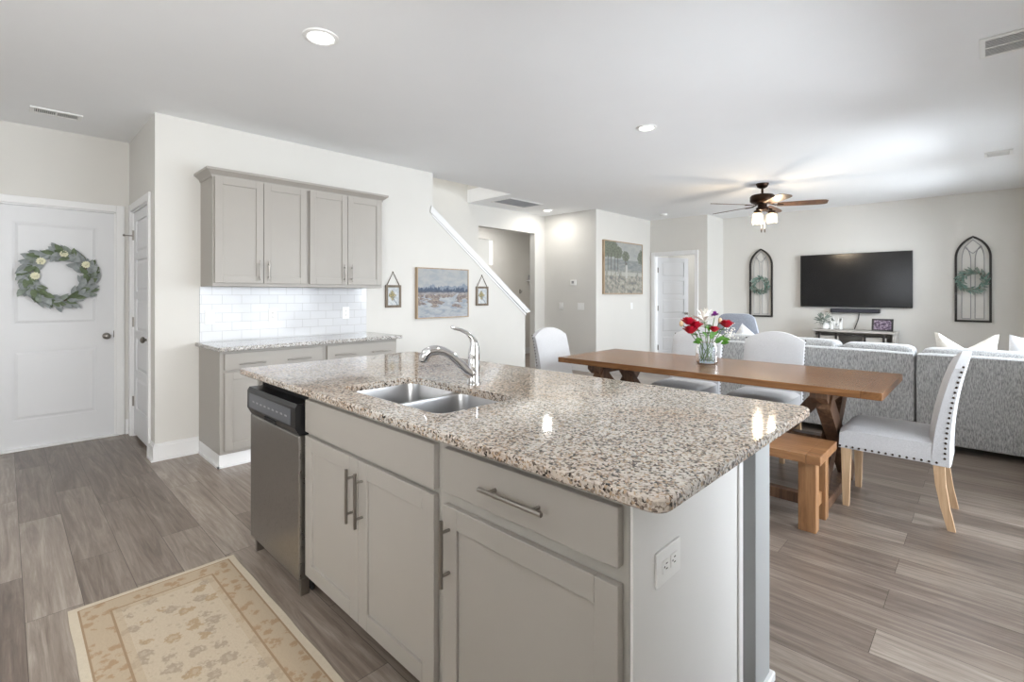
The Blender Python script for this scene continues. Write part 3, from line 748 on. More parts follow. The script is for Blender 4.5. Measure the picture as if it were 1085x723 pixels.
# countertop with the sink cutout
SKX0, SKX1, SKY0, SKY1 = .992, 1.362, 1.288, 1.982
def rrect(x0, x1, y0, y1, rad, n=5):
    pts = []
    for (cx, cy, a0) in ((x1 - rad, y1 - rad, 0), (x0 + rad, y1 - rad, 90), (x0 + rad, y0 + rad, 180), (x1 - rad, y0 + rad, 270)):
        for i in range(n + 1):
            a = R(a0 + 90 * i / n); pts.append((cx + rad * math.cos(a), cy + rad * math.sin(a)))
    return pts
bm = BM()
no = 5
outer = rrect(IX0, IX1, IY0, IY1, .038, no); inner = rrect(SKX0, SKX1, SKY0, SKY1, .05, no)
e = .005
outs = [(rrect(IX0 + e, IX1 - e, IY0 + e, IY1 - e, .034, no), .914), (outer, .909), (outer, .889), (rrect(IX0 + e, IX1 - e, IY0 + e, IY1 - e, .034, no), .884)]
ins_ = [(inner, .914), (inner, .884)]
OV = [[bm.verts.new((p[0], p[1], z)) for p in pl] for pl, z in outs]; IV = [[bm.verts.new((p[0], p[1], z)) for p in pl] for pl, z in ins_]
n = len(outer)
for A, B in list(zip(OV, OV[1:])) + [(IV[1], IV[0])]:
    for i in range(n): bm.faces.new((A[i], A[(i + 1) % n], B[(i + 1) % n], B[i]))
for A, B in ((OV[0], IV[0]), (OV[-1], IV[1])):
    for i in range(n): bm.faces.new((A[i], A[(i + 1) % n], B[(i + 1) % n], B[i]))
ic = single('countertop', bm, M['graniteW'], 'large speckled granite countertop on the kitchen island', 'countertop')
# sink: two bowls under the counter
r = root('sink', 'double bowl stainless steel sink set under the island counter', 'sink', ((SKX0 + SKX1) / 2, (SKY0 + SKY1) / 2, .70))
for i, (y0, y1) in enumerate(((SKY0 - .012, 1.628), (1.648, SKY1 + .012))):
    bm = BM(); lv = []
    for (ins0, z, rad) in ((-.03, .883, .05), (0, .883, .06), (.002, .872, .06), (.010, .72, .055), (.03, .702, .05), (.10, .697, .045)):
        x0_, x1_, a_, b_ = SKX0 - .012 + ins0, SKX1 + .012 - ins0, y0 + (ins0 if ins0 >= 0 else -.008), y1 - (ins0 if ins0 >= 0 else -.008)
        lv.append([bm.verts.new((p[0], p[1], z)) for p in rrect(x0_, x1_, a_, b_, rad, 5)])
    m_ = len(lv[0])
    for A, B in zip(lv, lv[1:]):
        for j in range(m_): bm.faces.new((A[j], A[(j + 1) % m_], B[(j + 1) % m_], B[j]))
    bm.faces.new(lv[-1])
    b = part('bowl', bm, M['sinksteel'], r, True, True)
    bm = BM(); lathe(bm, [(.042, .698), (.042, .700), (.030, .7005), (.026, .698)], ((SKX0 + SKX1) / 2 + .05, (y0 + y1) / 2, 0), 20)
    part('drain', bm, M['chrome'], b, True, True)
# faucet
fx, fy = 1.441, 1.627; fd = Vector((-math.cos(R(32)), math.sin(R(32)), 0)); up = Vector((0, 0, 1)); f0 = Vector((fx, fy, 0))
r = root('faucet', 'chrome single lever kitchen faucet with a curved pull-out spout', 'faucet', (fx, fy, .914))
bm = BM(); lathe(bm, [(.031, .914), (.031, .919), (.0275, .924), (.0265, .96), (.0265, 1.022), (.0255, 1.026)], (fx, fy, 0), 28); part('base', bm, M['chrome'], r, True, True)
bm = BM()
sp = [(.004, .955), (.032, .975), (.066, 1.012), (.100, 1.044), (.130, 1.060), (.160, 1.067), (.186, 1.064), (.205, 1.053), (.214, 1.036), (.217, 1.022)]
tube(bm, [f0 + fd * a + up * z for a, z in sp], [.027, .024, .0195, .0175, .0185, .022, .0245, .0255, .024, .021], 18); sp_ = part('spout', bm, M['chrome'], r, True, True)
bm = BM(); tube(bm, [f0 + fd * .217 + up * 1.023, f0 + fd * .2175 + up * 1.017], .015, 14); part('aerator', bm, M['blackplastic'], sp_, True, True)
bm = BM()
lv = [(0, 1.026), (0, 1.05), (-.002, 1.075), (.000, 1.098), (.010, 1.120), (.030, 1.140), (.058, 1.154), (.085, 1.160), (.097, 1.166), (.101, 1.170)]
tube(bm, [f0 + fd * a + up * z for a, z in lv], [.026, .0258, .023, .0175, .012, .009, .008, .007, .0065, .004], 16); part('lever', bm, M['chrome'], r, True, True)

# ------------------------------------------------------------------ rug
RX0, RX1, RY0, RY1 = .180, .797, .90, 2.712
bm = BM(); nx, ny = 12, 36
top = [[None] * (ny + 1) for _ in range(nx + 1)]
for i in range(nx + 1):
    for j in range(ny + 1):
        x = RX0 + (RX1 - RX0) * i / nx; y = RY0 + (RY1 - RY0) * j / ny
        if i in (0, nx): x += .0015 * math.sin(j * .9 + i)
        if j in (0, ny): y += .0015 * math.sin(i * 1.3)
        top[i][j] = bm.verts.new((x, y, .009 if 0 < i < nx and 0 < j < ny else .006))
for i in range(nx):
    for j in range(ny): bm.faces.new((top[i][j], top[i + 1][j], top[i + 1][j + 1], top[i][j + 1]))
g = bmesh.ops.extrude_face_region(bm, geom=bm.faces[:])
for v in [q for q in g['geom'] if isinstance(q, bmesh.types.BMVert)]: v.co.z = 0.001
single('rug', bm, rug_mat(RX1 - RX0, RY1 - RY0), 'cream and tan floral runner rug on the floor in front of the island', 'rug')

# ------------------------------------------------------------------ dining table, bench, chairs
TX0, TX1, TY0, TY1 = 3.380, 4.305, .415, 2.705
r = root('dining_table', 'long brown wooden trestle dining table between the island and the sofa', 'table', ((TX0 + TX1) / 2, (TY0 + TY1) / 2, 0))
tt = part('tabletop', box(BM(), TX0, TX1, TY0 + .10, TY1 - .10, .716, .760, .003, 2), M['table'], r)
for (a, b) in ((TY0, TY0 + .0995), (TY1 - .0995, TY1)):
    part('breadboard_end', box(BM(), TX0, TX1, a, b, .716, .760, .003, 2), M['tableX'], tt)
for yc, s in ((.735, 1), (2.38, -1)):
    bm = BM()
    prism(bm, [(3.43, .716), (4.25, .716), (4.25, .680), (4.20, .640), (3.48, .640), (3.43, .680)], 'Y', yc - .045, yc + .045)
    tr = part('top_rail', bm, M['trestle'], r)
    bm = BM(); obox(bm, (3.50, yc - .02, .655), (4.20, yc - .02, .03), .075, .115, (0, 1, 0) and (1, 0, .9)); part('trestle_leg', bm, M['trestle'], r)
    bm = BM(); obox(bm, (4.20, yc + .02, .655), (3.50, yc + .02, .03), .075, .115, (1, 0, -.9)); part('trestle_leg', bm, M['trestle'], r)
    bm = BM(); box(bm, 3.45, 4.24, yc - .05, yc + .05, 0, .060, .006, 1); part('foot', bm, M['trestle'], r)
    bm = BM(); obox(bm, (3.84, yc + s * .03, .69), (3.84, yc + s * .31, .33), .075, .075, (1, 0, 0)); part('brace', bm, M['trestle'], r)
bm = BM(); box(bm, 3.80, 3.88, .735, 2.38, .27, .36, .004, 1); part('stretcher', bm, M['trestle'], r)

r = root('bench', 'brown wooden bench tucked beside the dining table, behind the island', 'bench', (3.2, 1.4, 0))
bx0, bx1, by0, by1 = 3.005, 3.400, .632, 2.30
st = part('seat', box(BM(), bx0, bx1, by0 + .07, by1, .397, .445, .003, 2), M['benchtop'], r)
part('breadboard_end', box(BM(), bx0, bx1, by0, by0 + .0695, .397, .445, .003, 2), M['benchtop'], st)
for y in (.668, 2.17):
    for x in (3.075, 3.300):
        part('leg', box(BM(), x, x + .068, y, y + .088, 0, .397, .003, 1), M['bench'], r)
    part('stretcher', box(BM(), 3.143, 3.300, y + .02, y + .068, .095, .165, .003, 1), M['bench'], r)
part('long_stretcher', box(BM(), 3.19, 3.25, .736, 2.19, .10, .16, .003, 1), M['trestle'], r)

def make_chair(name, label, fab, group):
    """local: front faces +y, origin on the floor under the seat"""
    r = root(name, label, 'chair', (0, 0, 0), group=group)
    W = .235
    # seat: rounded cushion block
    bm = BM(); nx, ny = 12, 12; z0, z1 = .360, .492; y0, y1 = -.185, .262
    def seatp(i, j, topf):
        u = -1 + 2 * i / nx; v = j / ny; x = W * u; y = y0 + (y1 - y0) * v
        if topf:
            e = max(abs(u), abs(2 * v - 1) if v > .5 else abs(u) * 0 )
            z = z1 + .018 * (1 - u * u) * (1 - (2 * v - 1) ** 2) - .022 * max(0, (abs(u) - .80) / .2) ** 2 - .022 * max(0, (v - .88) / .12) ** 2
            return (x * (1 - .012 * (abs(u) > .99)), y - .004 * (v > .99), z)
        return (x, y, z0)
    Tt = [[bm.verts.new(seatp(i, j, 1)) for j in range(ny + 1)] for i in range(nx + 1)]
    Bt = [[bm.verts.new(seatp(i, j, 0)) for j in range(ny + 1)] for i in range(nx + 1)]
    for i in range(nx):
        for j in range(ny):
            bm.faces.new((Tt[i][j], Tt[i + 1][j], Tt[i + 1][j + 1], Tt[i][j + 1])); bm.faces.new((Bt[i][j], Bt[i][j + 1], Bt[i + 1][j + 1], Bt[i + 1][j]))
    for i in range(nx):
        bm.faces.new((Tt[i][0], Bt[i][0], Bt[i + 1][0], Tt[i + 1][0])); bm.faces.new((Tt[i][ny], Tt[i + 1][ny], Bt[i + 1][ny], Bt[i][ny]))
    for j in range(ny):
        bm.faces.new((Tt[0][j], Tt[0][j + 1], Bt[0][j + 1], Bt[0][j])); bm.faces.new((Tt[nx][j], Bt[nx][j], Bt[nx][j + 1], Tt[nx][j + 1]))
    part('seat', bm, fab, r, False, True)
    # backrest: camel-backed slab leaning backwards
    bm = BM(); nu, nv = 16, 14
    def ztop(u):
        return .912 + .078 * (1 - abs(u) ** 2.1)
    def lean(z): t = (z - .355) / .64; return -.165 - .030 * t - .095 * t * t
    def bp(i, j, front):
        u = -1 + 2 * i / nu; v = j / nv; z = .355 + v * (ztop(u) - .355)
        th = .095 - .035 * v; y = lean(z)
        edge = max(abs(u) ** 8, v ** 16 if v > .5 else 0)
        if front: return (W * u * (1.0 + .02 * v), y + .020 * (1 - edge) * (1 - u * u * .5) - .012 * edge, z - .008 * (v > .99))
        return (W * u * (1.0 + .02 * v), y - th + .006 * edge, z - .008 * (v > .99))
    F = [[bm.verts.new(bp(i, j, 1)) for j in range(nv + 1)] for i in range(nu + 1)]; B = [[bm.verts.new(bp(i, j, 0)) for j in range(nv + 1)] for i in range(nu + 1)]
    for i in range(nu):
        for j in range(nv):
            bm.faces.new((F[i][j], F[i][j + 1], F[i + 1][j + 1], F[i + 1][j])); bm.faces.new((B[i][j], B[i + 1][j], B[i + 1][j + 1], B[i][j + 1]))
        bm.faces.new((F[i][nv], B[i][nv], B[i + 1][nv], F[i + 1][nv])); bm.faces.new((F[i][0], F[i + 1][0], B[i + 1][0], B[i][0]))
    for j in range(nv):
        bm.faces.new((F[0][j], B[0][j], B[0][j + 1], F[0][j + 1])); bm.faces.new((F[nu][j], F[nu][j + 1], B[nu][j + 1], B[nu][j]))
    part('backrest', bm, fab, r, False, True)
    # nailheads
    bm = BM(); bmesh.ops.create_icosphere(bm, subdivisions=1, radius=.0072); nails = []
    def nail(p, n):
        if not nails: q = part('nailhead', bm, M['nail'], r, False, True)
        else: q = nails[0].copy(); COL.objects.link(q); q.parent = r
        q.location = p; nails.append(q)
    k = 15
    for i in range(k):
        y = -.20 + .455 * i / (k - 1)
        for s in (-1, 1): nail((s * W, y, .371), 0)
    for i in range(14): nail((-W + .018 + (2 * W - .036) * i / 13, .262, .371), 0)
    for i in range(19):
        z = .40 + .515 * i / 18; t = (z - .355) / .57
        for s in (-1, 1): nail((s * W * (1 + .02 * t), lean(z) - .068 + .022 * t, z), 0)
    for s in (-1, 1):
        bm = BM()
        A = [(.198, .232, 0), (.228, .232, 0)]
        def taper(c0, h0, c1, h1, za, zb):
            va = [bm.verts.new((c0[0] + a * h0, c0[1] + b * h0, za)) for a, b in ((-1, -1), (1, -1), (1, 1), (-1, 1))]
            vb = [bm.verts.new((c1[0] + a * h1, c1[1] + b * h1, zb)) for a, b in ((-1, -1), (1, -1), (1, 1), (-1, 1))]
            bm.faces.new(va[::-1]); bm.faces.new(vb)
            for q in range(4): bm.faces.new((va[q], va[(q + 1) % 4], vb[(q + 1) % 4], vb[q]))
        taper((s * .204, .228), .016, (s * .204, .226), .025, 0, .362); part('leg', bm, M['leg'], r, False)
        bm = BM(); pv = None
        pts = [(-.262, 0, .017), (-.235, .12, .020), (-.215, .25, .023), (-.208, .362, .025)]
        for (ya, za, ha), (yb, zb, hb) in zip(pts, pts[1:]): taper((s * .202, ya), ha, (s * .202, yb), hb, za, zb)
        bmesh.ops.remove_doubles(bm, verts=bm.verts[:], dist=1e-5)
        part('leg', bm, M['leg'], r, False)
    return r
G = 'upholstered dining chairs round the table'
ch = make_chair('dining_chair', 'light grey upholstered dining chair at the near right end of the table, seat fully visible', M['chair'], G)
ch.location = (3.846, .400, 0)
# far side of the table: facing -x
dup(ch, (4.425, 1.345, 0), R(90), 'light grey upholstered chair on the far side of the table, right of the flowers', G)
dup(ch, (4.425, 2.030, 0), R(90), 'light grey upholstered chair on the far side of the table, behind the flower vase', G)
dup(ch, (3.770, 2.830, 0), R(180), 'light grey upholstered chair at the far left end of the table', G)

# vase and flowers ---------------------------------------------------
VX, VY = 3.905, 1.607
up = Vector((0, 0, 1)); rt = Vector((math.cos(.8024), -math.sin(.8024), 0)); fw = Vector((math.sin(.8024), math.cos(.8024), 0))
VW = Vector((VX, VY, 0))
def vp(px, py, dep=0.0):   # a spot in the bouquet: sideways and up as read from the photograph, dep = distance behind the vase axis
    return VW + rt * ((px - 749.5) / 132.6) + fw * dep + Vector((0, 0, 1.3088 - (py - 312.2) / 132.6))
r = root('vase', 'clear glass jar vase of flowers on the dining table', 'vase', (VX, VY, .76))
bm = BM(); lathe(bm, [(.070, .762), (.080, .766), (.084, .785), (.084, .885), (.078, .905), (.070, .915), (.070, .930), (.074, .934)], (VX, VY, 0), 32, False)
bm.faces.new(bm.verts[:32][::-1]); part('jar', bm, M['jar'], r, True, True)
bm = BM(); lathe(bm, [(.082, .768), (.0815, .79), (.0815, .80)], (VX, VY, 0), 24); part('water', bm, M['jar'], r, True, True)
def stem_to(px, py, dep, seed, mat=None):
    rnd = random.Random(seed); end = vp(px, py, dep); a = rnd.random() * 6.28; b = VW + Vector((.045 * math.cos(a), .045 * math.sin(a), .775))
    neck = VW + (end - VW) * .0 + Vector(((end.x - VX) * .35, (end.y - VY) * .35, .92))
    bm = BM(); tube(bm, [b, (b + neck) / 2, neck, (neck + end) / 2 + Vector((0, 0, .01)), end], .0032, 6); return bm, end, b
def leaves_on(bm, end, n, seed, L=.06, W=.03):
    rnd = random.Random(seed)
    for i in range(n):
        a = rnd.random() * 6.28; t = .3 + .5 * rnd.random(); p = VW + Vector((0, 0, .93)) + (end - VW - Vector((0, 0, .93))) * t
        leafquad(bm, p, (math.cos(a), math.sin(a), .25), (0, 0, 1), L * (.8 + .4 * rnd.random()), W)
    return bm
def flower(name, label, cat, px, py, dep, seed, bloom, mat, group=None, nleaf=3):
    sb, end, b = stem_to(px, py, dep, seed)
    r = root(name, label, cat, tuple(b), group=group)
    part('stem', sb, M['stem'], r, True, True)
    bm = BM(); bloom(bm, end, random.Random(seed + 50)); part('bloom', bm, mat, r, True, 'leaf')
    if nleaf: part('leaves', leaves_on(BM(), end, nleaf, seed + 9), M['leaf'], r, True, 'leaf')
    return r
def rose(bm, c, rnd, s=1.0):
    c = Vector(c)
    for k, (n, rad, h0, h1, flare) in enumerate(((3, .010, -.018, .024, .2), (4, .018, -.022, .025, .5), (5, .027, -.024, .020, .9), (6, .036, -.024, .010, 1.3))):
        for i in range(n):
            a0 = 6.283 * (i + .5 * (k % 2)) / n + rnd.random() * .2; wd = 6.283 / n * .72; rows = []
            for t in (0, .35, .7, 1.0):
                r_ = rad * s * (.35 + .65 * math.sin(min(1, t * 1.25) * 1.57)) + (.010 * s * flare * max(0, t - .6) / .4); z = (h0 + (h1 - h0) * t) * s
                w_ = wd * (.6 + .4 * math.sin(t * 3.14)); rows.append([bm.verts.new(c + Vector((r_ * math.cos(a0 + w_ * u), r_ * math.sin(a0 + w_ * u), z - .006 * s * u * u * (t > .9)))) for u in (-1, -.5, 0, .5, 1)])
            for A, B in zip(rows, rows[1:]):
                for j in range(4): bm.faces.new((A[j], A[j + 1], B[j + 1], B[j]))
    ball(bm, c, .016 * s, .016 * s, .024 * s, 10, 6)
def lily(bm, c, rnd):
    for i in range(9):
        a = 6.283 * i / 9 + rnd.random() * .3; t = .35 + .55 * (i % 2); leafquad(bm, c - Vector((0, 0, .03)), (math.cos(a) * math.sin(t), math.sin(a) * math.sin(t), math.cos(t)), (0, 0, 1), .125, .034, .3)
    for i in range(5): leafquad(bm, c - Vector((0, 0, .03)), (rnd.uniform(-.3, .3), rnd.uniform(-.3, .3), 1), (1, 0, 0), .12, .026, .3)
def carn(bm, c, rnd):
    for i in range(22):
        a = rnd.random() * 6.28; t = rnd.random() * 1.5; leafquad(bm, c, (math.cos(a) * math.sin(t), math.sin(a) * math.sin(t), math.cos(t)), (0, 0, 1), .042, .024, .3)
def bud(bm, c, rnd): ball(bm, c, .016, .016, .024, 12, 8)
FG = 'flowers in the glass vase'
flower('red_rose', 'red rose at the upper left of the bouquet', 'flower', 729, 340, -.02, 1, lambda b, c, q: rose(b, c, q, 1.22), M['red'], FG)
flower('red_rose', 'red rose low on the left of the bouquet, lowest of the left cluster', 'flower', 729, 349, -.06, 2, lambda b, c, q: rose(b, c, q, 1.22), M['red'], FG)
flower('red_rose', 'red rose in the left cluster of the bouquet, nearest its middle', 'flower', 736, 344, -.03, 3, lambda b, c, q: rose(b, c, q, 1.22), M['red'], FG)
flower('red_rose', 'small red rose low in the middle of the bouquet', 'flower', 753, 348, -.08, 4, lambda b, c, q: rose(b, c, q, .9), M['red'], FG, 4)
flower('red_rose', 'big red rose on the right side of the bouquet', 'flower', 769, 343, -.02, 5, lambda b, c, q: rose(b, c, q, 1.22), M['red'], FG)
flower('white_lily', 'white lily at the top middle of the bouquet', 'flower', 748, 338, .02, 6, lily, M['lily'], FG)
flower('purple_carnation', 'small purple flower at the upper right of the bouquet', 'flower', 759, 335, .02, 7, carn, M['purple'], FG)
flower('tan_rosebud', 'pale tan rosebud at the left edge of the bouquet', 'flower', 721.5, 343, -.02, 8, bud, M['bud'], FG, 1)
flower('tan_rosebud', 'pale tan rosebud beside the purple flower of the bouquet', 'flower', 763.5, 340, .0, 12, bud, M['bud'], FG, 1)
sb, end, b = stem_to(774, 352, .02, 9)
r = root('white_filler_sprig', 'sprig of tiny white blossoms drooping at the right of the bouquet', 'flower', tuple(b), group=FG); part('stem', sb, M['stem'], r, True, True)
rn = random.Random(3); bm = BM()
for i in range(46): ball(bm, end + Vector((rn.gauss(0, .035), rn.gauss(0, .035), rn.gauss(0, .03))), .0055, .0055, .0055, 6, 4)
part('blossoms', bm, M['lily'], r, True, True)
sb, end, b = stem_to(748, 352, -.05, 10)
r = root('foliage_sprig', 'bright green leafy sprig at the neck of the vase', 'foliage', tuple(b), group=FG); part('stem', sb, M['stem'], r, True, True)
bm = BM()
for (px, py, dx) in ((735, 361, -1), (738, 359, -.8), (744, 356, -.3), (750, 357, .1), (754, 353, .2), (760, 358, .7), (766, 358, 1), (764, 362, .8), (747, 350, -.2), (757, 361, .4)):
    q = vp(px, py, -.07); leafquad(bm, q - rt * dx * .035 - Vector((0, 0, .015)), rt * dx + Vector((0, 0, .75 - .5 * abs(dx))) - fw * .2, -fw + up * 1.1 + rt * .3, .066, .040, .2)
part('leaves', bm, M['leaf'], r, True, 'leaf')

# ------------------------------------------------------------------ living room
def soft(bm, x0, x1, y0, y1, z0, z1, puff, n=8, rad=.05):
    """a stuffed rounded block"""
    q = bmesh.ops.create_cube(bm, size=2.0)
    vs = q['verts']; bmesh.ops.subdivide_edges(bm, edges=list({e for v in vs for e in v.link_edges}), cuts=n, use_grid_fill=True)
    for v in bm.verts:
        if v.tag: continue
        x, y, z = v.co; l = [x, y, z]; hx, hy, hz = (x1 - x0) / 2, (y1 - y0) / 2, (z1 - z0) / 2
        p = Vector((x * hx, y * hy, z * hz)); rr = min(rad, hx * .95, hy * .95, hz * .95)
        inn = Vector((max(-hx + rr, min(hx - rr, p.x)), max(-hy + rr, min(hy - rr, p.y)), max(-hz + rr, min(hz - rr, p.z))))
        d = p - inn
        if d.length > 1e-6: p = inn + d.normalized() * rr
        k = puff
        p.x += k * math.copysign(1, x) * (1 - y * y) * (1 - z * z) * abs(x); p.y += k * .6 * math.copysign(1, y) * (1 - x * x) * (1 - z * z) * abs(y); p.z += k * math.copysign(1, z) * (1 - x * x) * (1 - y * y) * abs(z)
        v.co = p + Vector(((x0 + x1) / 2, (y0 + y1) / 2, (z0 + z1) / 2)); v.tag = True
    return bm
SB = 5.40
def sofa_section(y0, y1, label, cushions, arm=None):
    r = root('sofa_section', label, 'sofa', (SB + .45, (y0 + y1) / 2, 0), group='grey sectional sofa')
    part('back', soft(BM(), SB, SB + .20, y0 + .004, y1 - .004, .065, .805, .004, 8, .025), M['sofa'], r, True, True)
    part('base', soft(BM(), SB + .20, SB + .98, y0 + .004, y1 - .004, .065, .30, .0, 4, .02), M['sofa'], r, True, True)
    for (a, b, h) in cushions:
        part('back_cushion', soft(BM(), SB + .13, SB + .38, a + .008, b - .008, .47, h + .012, .012, 10, .05), M['sofa'], r, True, True)
        part('seat_cushion', soft(BM(), SB + .22, SB + 1.0, a, b, .305, .465, .012, 6, .05), M['sofa'], r, True, True)
    if arm: part('arm', soft(BM(), SB + .02, SB + .98, arm[0], arm[1], .065, .64, .01, 6, .05), M['sofa'], r, True, True)
    for x in (SB + .06, SB + .92):
        for y in (y0 + .08, y1 - .08): part('foot', box(BM(), x - .03, x + .03, y - .03, y + .03, 0, .07), M['blackmatte'], r)
    return r
sofa_section(.440, 2.32, 'longer grey tweed sofa section behind the table, left of the seam', [(.445, 1.005, .836), (1.012, 1.60, .848), (1.61, 2.17, .848)], (2.18, 2.315))
sofa_section(-.385, .436, 'shorter grey tweed sofa section at the right edge, behind the near dining chair', [(-.37, .418, .828)])

def pillow(name, label, c, w, h, t, rx, ry, rz, mat, group, piping=None):
    bm = BM(); n = 14; Fv, Bv = [], []
    def pt(i, j, s):
        u, v = -1 + 2 * i / n, -1 + 2 * j / n
        pin = 1 - .10 * ((1 - u * u) + (1 - v * v)) + .10
        x = u * w / 2 * (1 - .09 * (1 - v * v) * 1.0); z = v * h / 2 * (1 - .09 * (1 - u * u))
        if v > 0: z -= .26 * h * v * max(0, 1 - abs(u) * 1.15) * (mat is M['cream'])       # karate-chop dent
        th = t * ((1 - u * u) * (1 - v * v)) ** .45
        return Vector((s * th, x, z))
    m = Matrix.Rotation(rz, 3, 'Z') @ Matrix.Rotation(ry, 3, 'Y') @ Matrix.Rotation(rx, 3, 'X')
    F = [[bm.verts.new(m @ pt(i, j, 1) + Vector(c)) for j in range(n + 1)] for i in range(n + 1)]; B = [[bm.verts.new(m @ pt(i, j, -1) + Vector(c)) for j in range(n + 1)] for i in range(n + 1)]
    for i in range(n):
        for j in range(n):
            bm.faces.new((F[i][j], F[i + 1][j], F[i + 1][j + 1], F[i][j + 1])); bm.faces.new((B[i][j], B[i][j + 1], B[i + 1][j + 1], B[i + 1][j]))
    bmesh.ops.remove_doubles(bm, verts=bm.verts[:], dist=1e-4)
    return single(name, bm, mat, label, 'pillow', group, smooth=True)
PG = 'throw pillows on the sofa'
pillow('throw_pillow', 'cream throw pillow with a dented top on the sofa under the right arched frame', (6.02, .135, .725), .43, .48, .09, 0, R(-8), R(4), M['cream'], PG)
pillow('throw_pillow', 'white throw pillow at the right edge of the picture', (6.00, -.245, .720), .25, .48, .08, R(5), R(-8), R(-3), M['whitefab'], PG)
pillow('throw_pillow', 'small white throw pillow on the sofa, just right of the bouquet', (5.98, 2.0, .70), .40, .40, .08, R(38), R(-8), 0, M['whitefab'], PG)

# blue-grey armchair beyond the sofa
r = root('armchair', 'blue-grey high-backed armchair beyond the sofa, right of the flowers', 'armchair', (7.0, 2.42, 0))
bm = BM(); nu, nv = 14, 12
def ap(i, j, s):
    u = -1 + 2 * i / nu; v = j / nv; zt = 1.055 - .05 * abs(u) ** 5
    z = .36 + v * (zt - .36); x = 6.90 - .10 * v + s * .055 * (1 - .5 * abs(u) ** 4) * (1 - .55 * v ** 8)
    return (x, 2.40 + u * (.30 - .075 * v * v), z)
A = [[bm.verts.new(ap(i, j, -1)) for j in range(nv + 1)] for i in range(nu + 1)]; B = [[bm.verts.new(ap(i, j, 1)) for j in range(nv + 1)] for i in range(nu + 1)]
for i in range(nu):
    for j in range(nv): bm.faces.new((A[i][j], A[i][j + 1], A[i + 1][j + 1], A[i + 1][j])); bm.faces.new((B[i][j], B[i + 1][j], B[i + 1][j + 1], B[i][j + 1]))
    bm.faces.new((A[i][nv], B[i][nv], B[i + 1][nv], A[i + 1][nv])); bm.faces.new((A[i][0], A[i + 1][0], B[i + 1][0], B[i][0]))
for j in range(nv): bm.faces.new((A[0][j], B[0][j], B[0][j + 1], A[0][j + 1])); bm.faces.new((A[nu][j], A[nu][j + 1], B[nu][j + 1], B[nu][j]))
part('backrest', bm, M['bluegrey'], r, True, True)
part('seat', soft(BM(), 6.92, 7.55, 2.12, 2.68, .20, .46, .02, 6, .06), M['bluegrey'], r, True, True)
for y in (2.06, 2.66): part('arm', soft(BM(), 6.90, 7.50, y, y + .10, .20, .62, .01, 6, .045), M['bluegrey'], r, True, True)
for x in (6.94, 7.48):
    for y in (2.13, 2.67): part('leg', tube(BM(), [(x, y, 0), (x, y, .21)], [.014, .022], 10), M['blackmatte'], r, True, True)

# television, soundbar, cable
r = root('television', 'large black flat television mounted on the living room wall', 'television', (9.40, 1.53, 1.104))
TVY0, TVY1, TVZ0, TVZ1 = .789, 2.269, 1.106, 1.966
k = N('tv_screen', 0.16, 0, 0.5); k.color(k.ramp(k.noise(k.coord(), 2, 1), [(0, (.006, .006, .007)), (1, (.009, .009, .010))])); M['screen'] = k.m
part('housing', box(BM(), 9.385, 9.43, TVY0, TVY1, TVZ0, TVZ1, .004, 2), M['blackplastic'], r)
part('screen', box(BM(), 9.3835, 9.386, TVY0 + .010, TVY1 - .010, TVZ0 + .018, TVZ1 - .010), M['screen'], r)
part('mount', box(BM(), 9.43, XT, 1.3, 1.76, 1.35, 1.7), M['blackmatte'], r)
r = root('soundbar', 'long dark soundbar on the wall under the television', 'soundbar', (9.40, 1.505, 1.015))
part('body', box(BM(), 9.352, XT - .002, 1.177, 1.834, 1.017, 1.083, .008, 2), M['blackplastic'], r)
k = N('grille_cloth', .9); k.color(k.ramp(k.noise(k.coord(), 300, 1), [(.4, srgb(48, 48, 54)), (.6, srgb(66, 66, 74))])); M['cloth'] = k.m
part('grille', box(BM(), 9.346, 9.352, 1.200, 1.812, 1.024, 1.076, .003, 1), M['cloth'], r)
single('cable', tube(BM(), [(9.44, 1.455, 1.012), (9.44, 1.462, .93), (9.435, 1.485, .85), (9.43, 1.515, .757)], .006, 8), M['blackmatte'], 'thin black cable hanging from the soundbar to the console', 'cable', smooth=True)

# media console with barn doors
r = root('media_console', 'weathered grey media console with black barn door tracks under the television', 'console', (9.25, 1.49, 0))
CX, CY0, CY1, CZ = 9.055, .965, 2.005, .755
part('top', box(BM(), CX - .015, XT - .02, CY0 - .015, CY1 + .015, CZ - .035, CZ, .003, 1), M['greywood'], r)
bm = BM(); box(bm, CX + .02, XT - .025, CY0, CY0 + .03, .08, CZ - .036); box(bm, CX + .02, XT - .025, CY1 - .03, CY1, .08, CZ - .036); box(bm, CX + .02, XT - .025, CY0 + .03, CY1 - .03, .08, .11); box(bm, XT - .04, XT - .025, CY0 + .03, CY1 - .03, .11, CZ - .036)
box(bm, CX + .05, XT - .04, CY0 + .03, CY1 - .03, .45, .47); part('body', bm, M['greywood'], r)
for y0, y1 in ((CY0 + .10, CY0 + .39), (CY1 - .34, CY1 - .05)):
    d = part('barn_door', box(BM(), CX, CX + .018, y0, y1, .12, .655, .002, 1), M['greywood'], r)
    for q in (y0 + .03, y1 - .03):
        part('hanger', box(BM(), CX - .012, CX + .001, q - .014, q + .014, .55, .700), M['blackmetal'], d)
part('track', box(BM(), CX - .004, CX + .006, CY0 + .06, CY1 - .03, .668, .690), M['blackmetal'], r)
for y in (CY0 + .005, CY1 - .045):
    for x in (CX + .02, XT - .07): part('leg', box(BM(), x, x + .04, y, y + .04, 0, .08), M['greywood'], r)
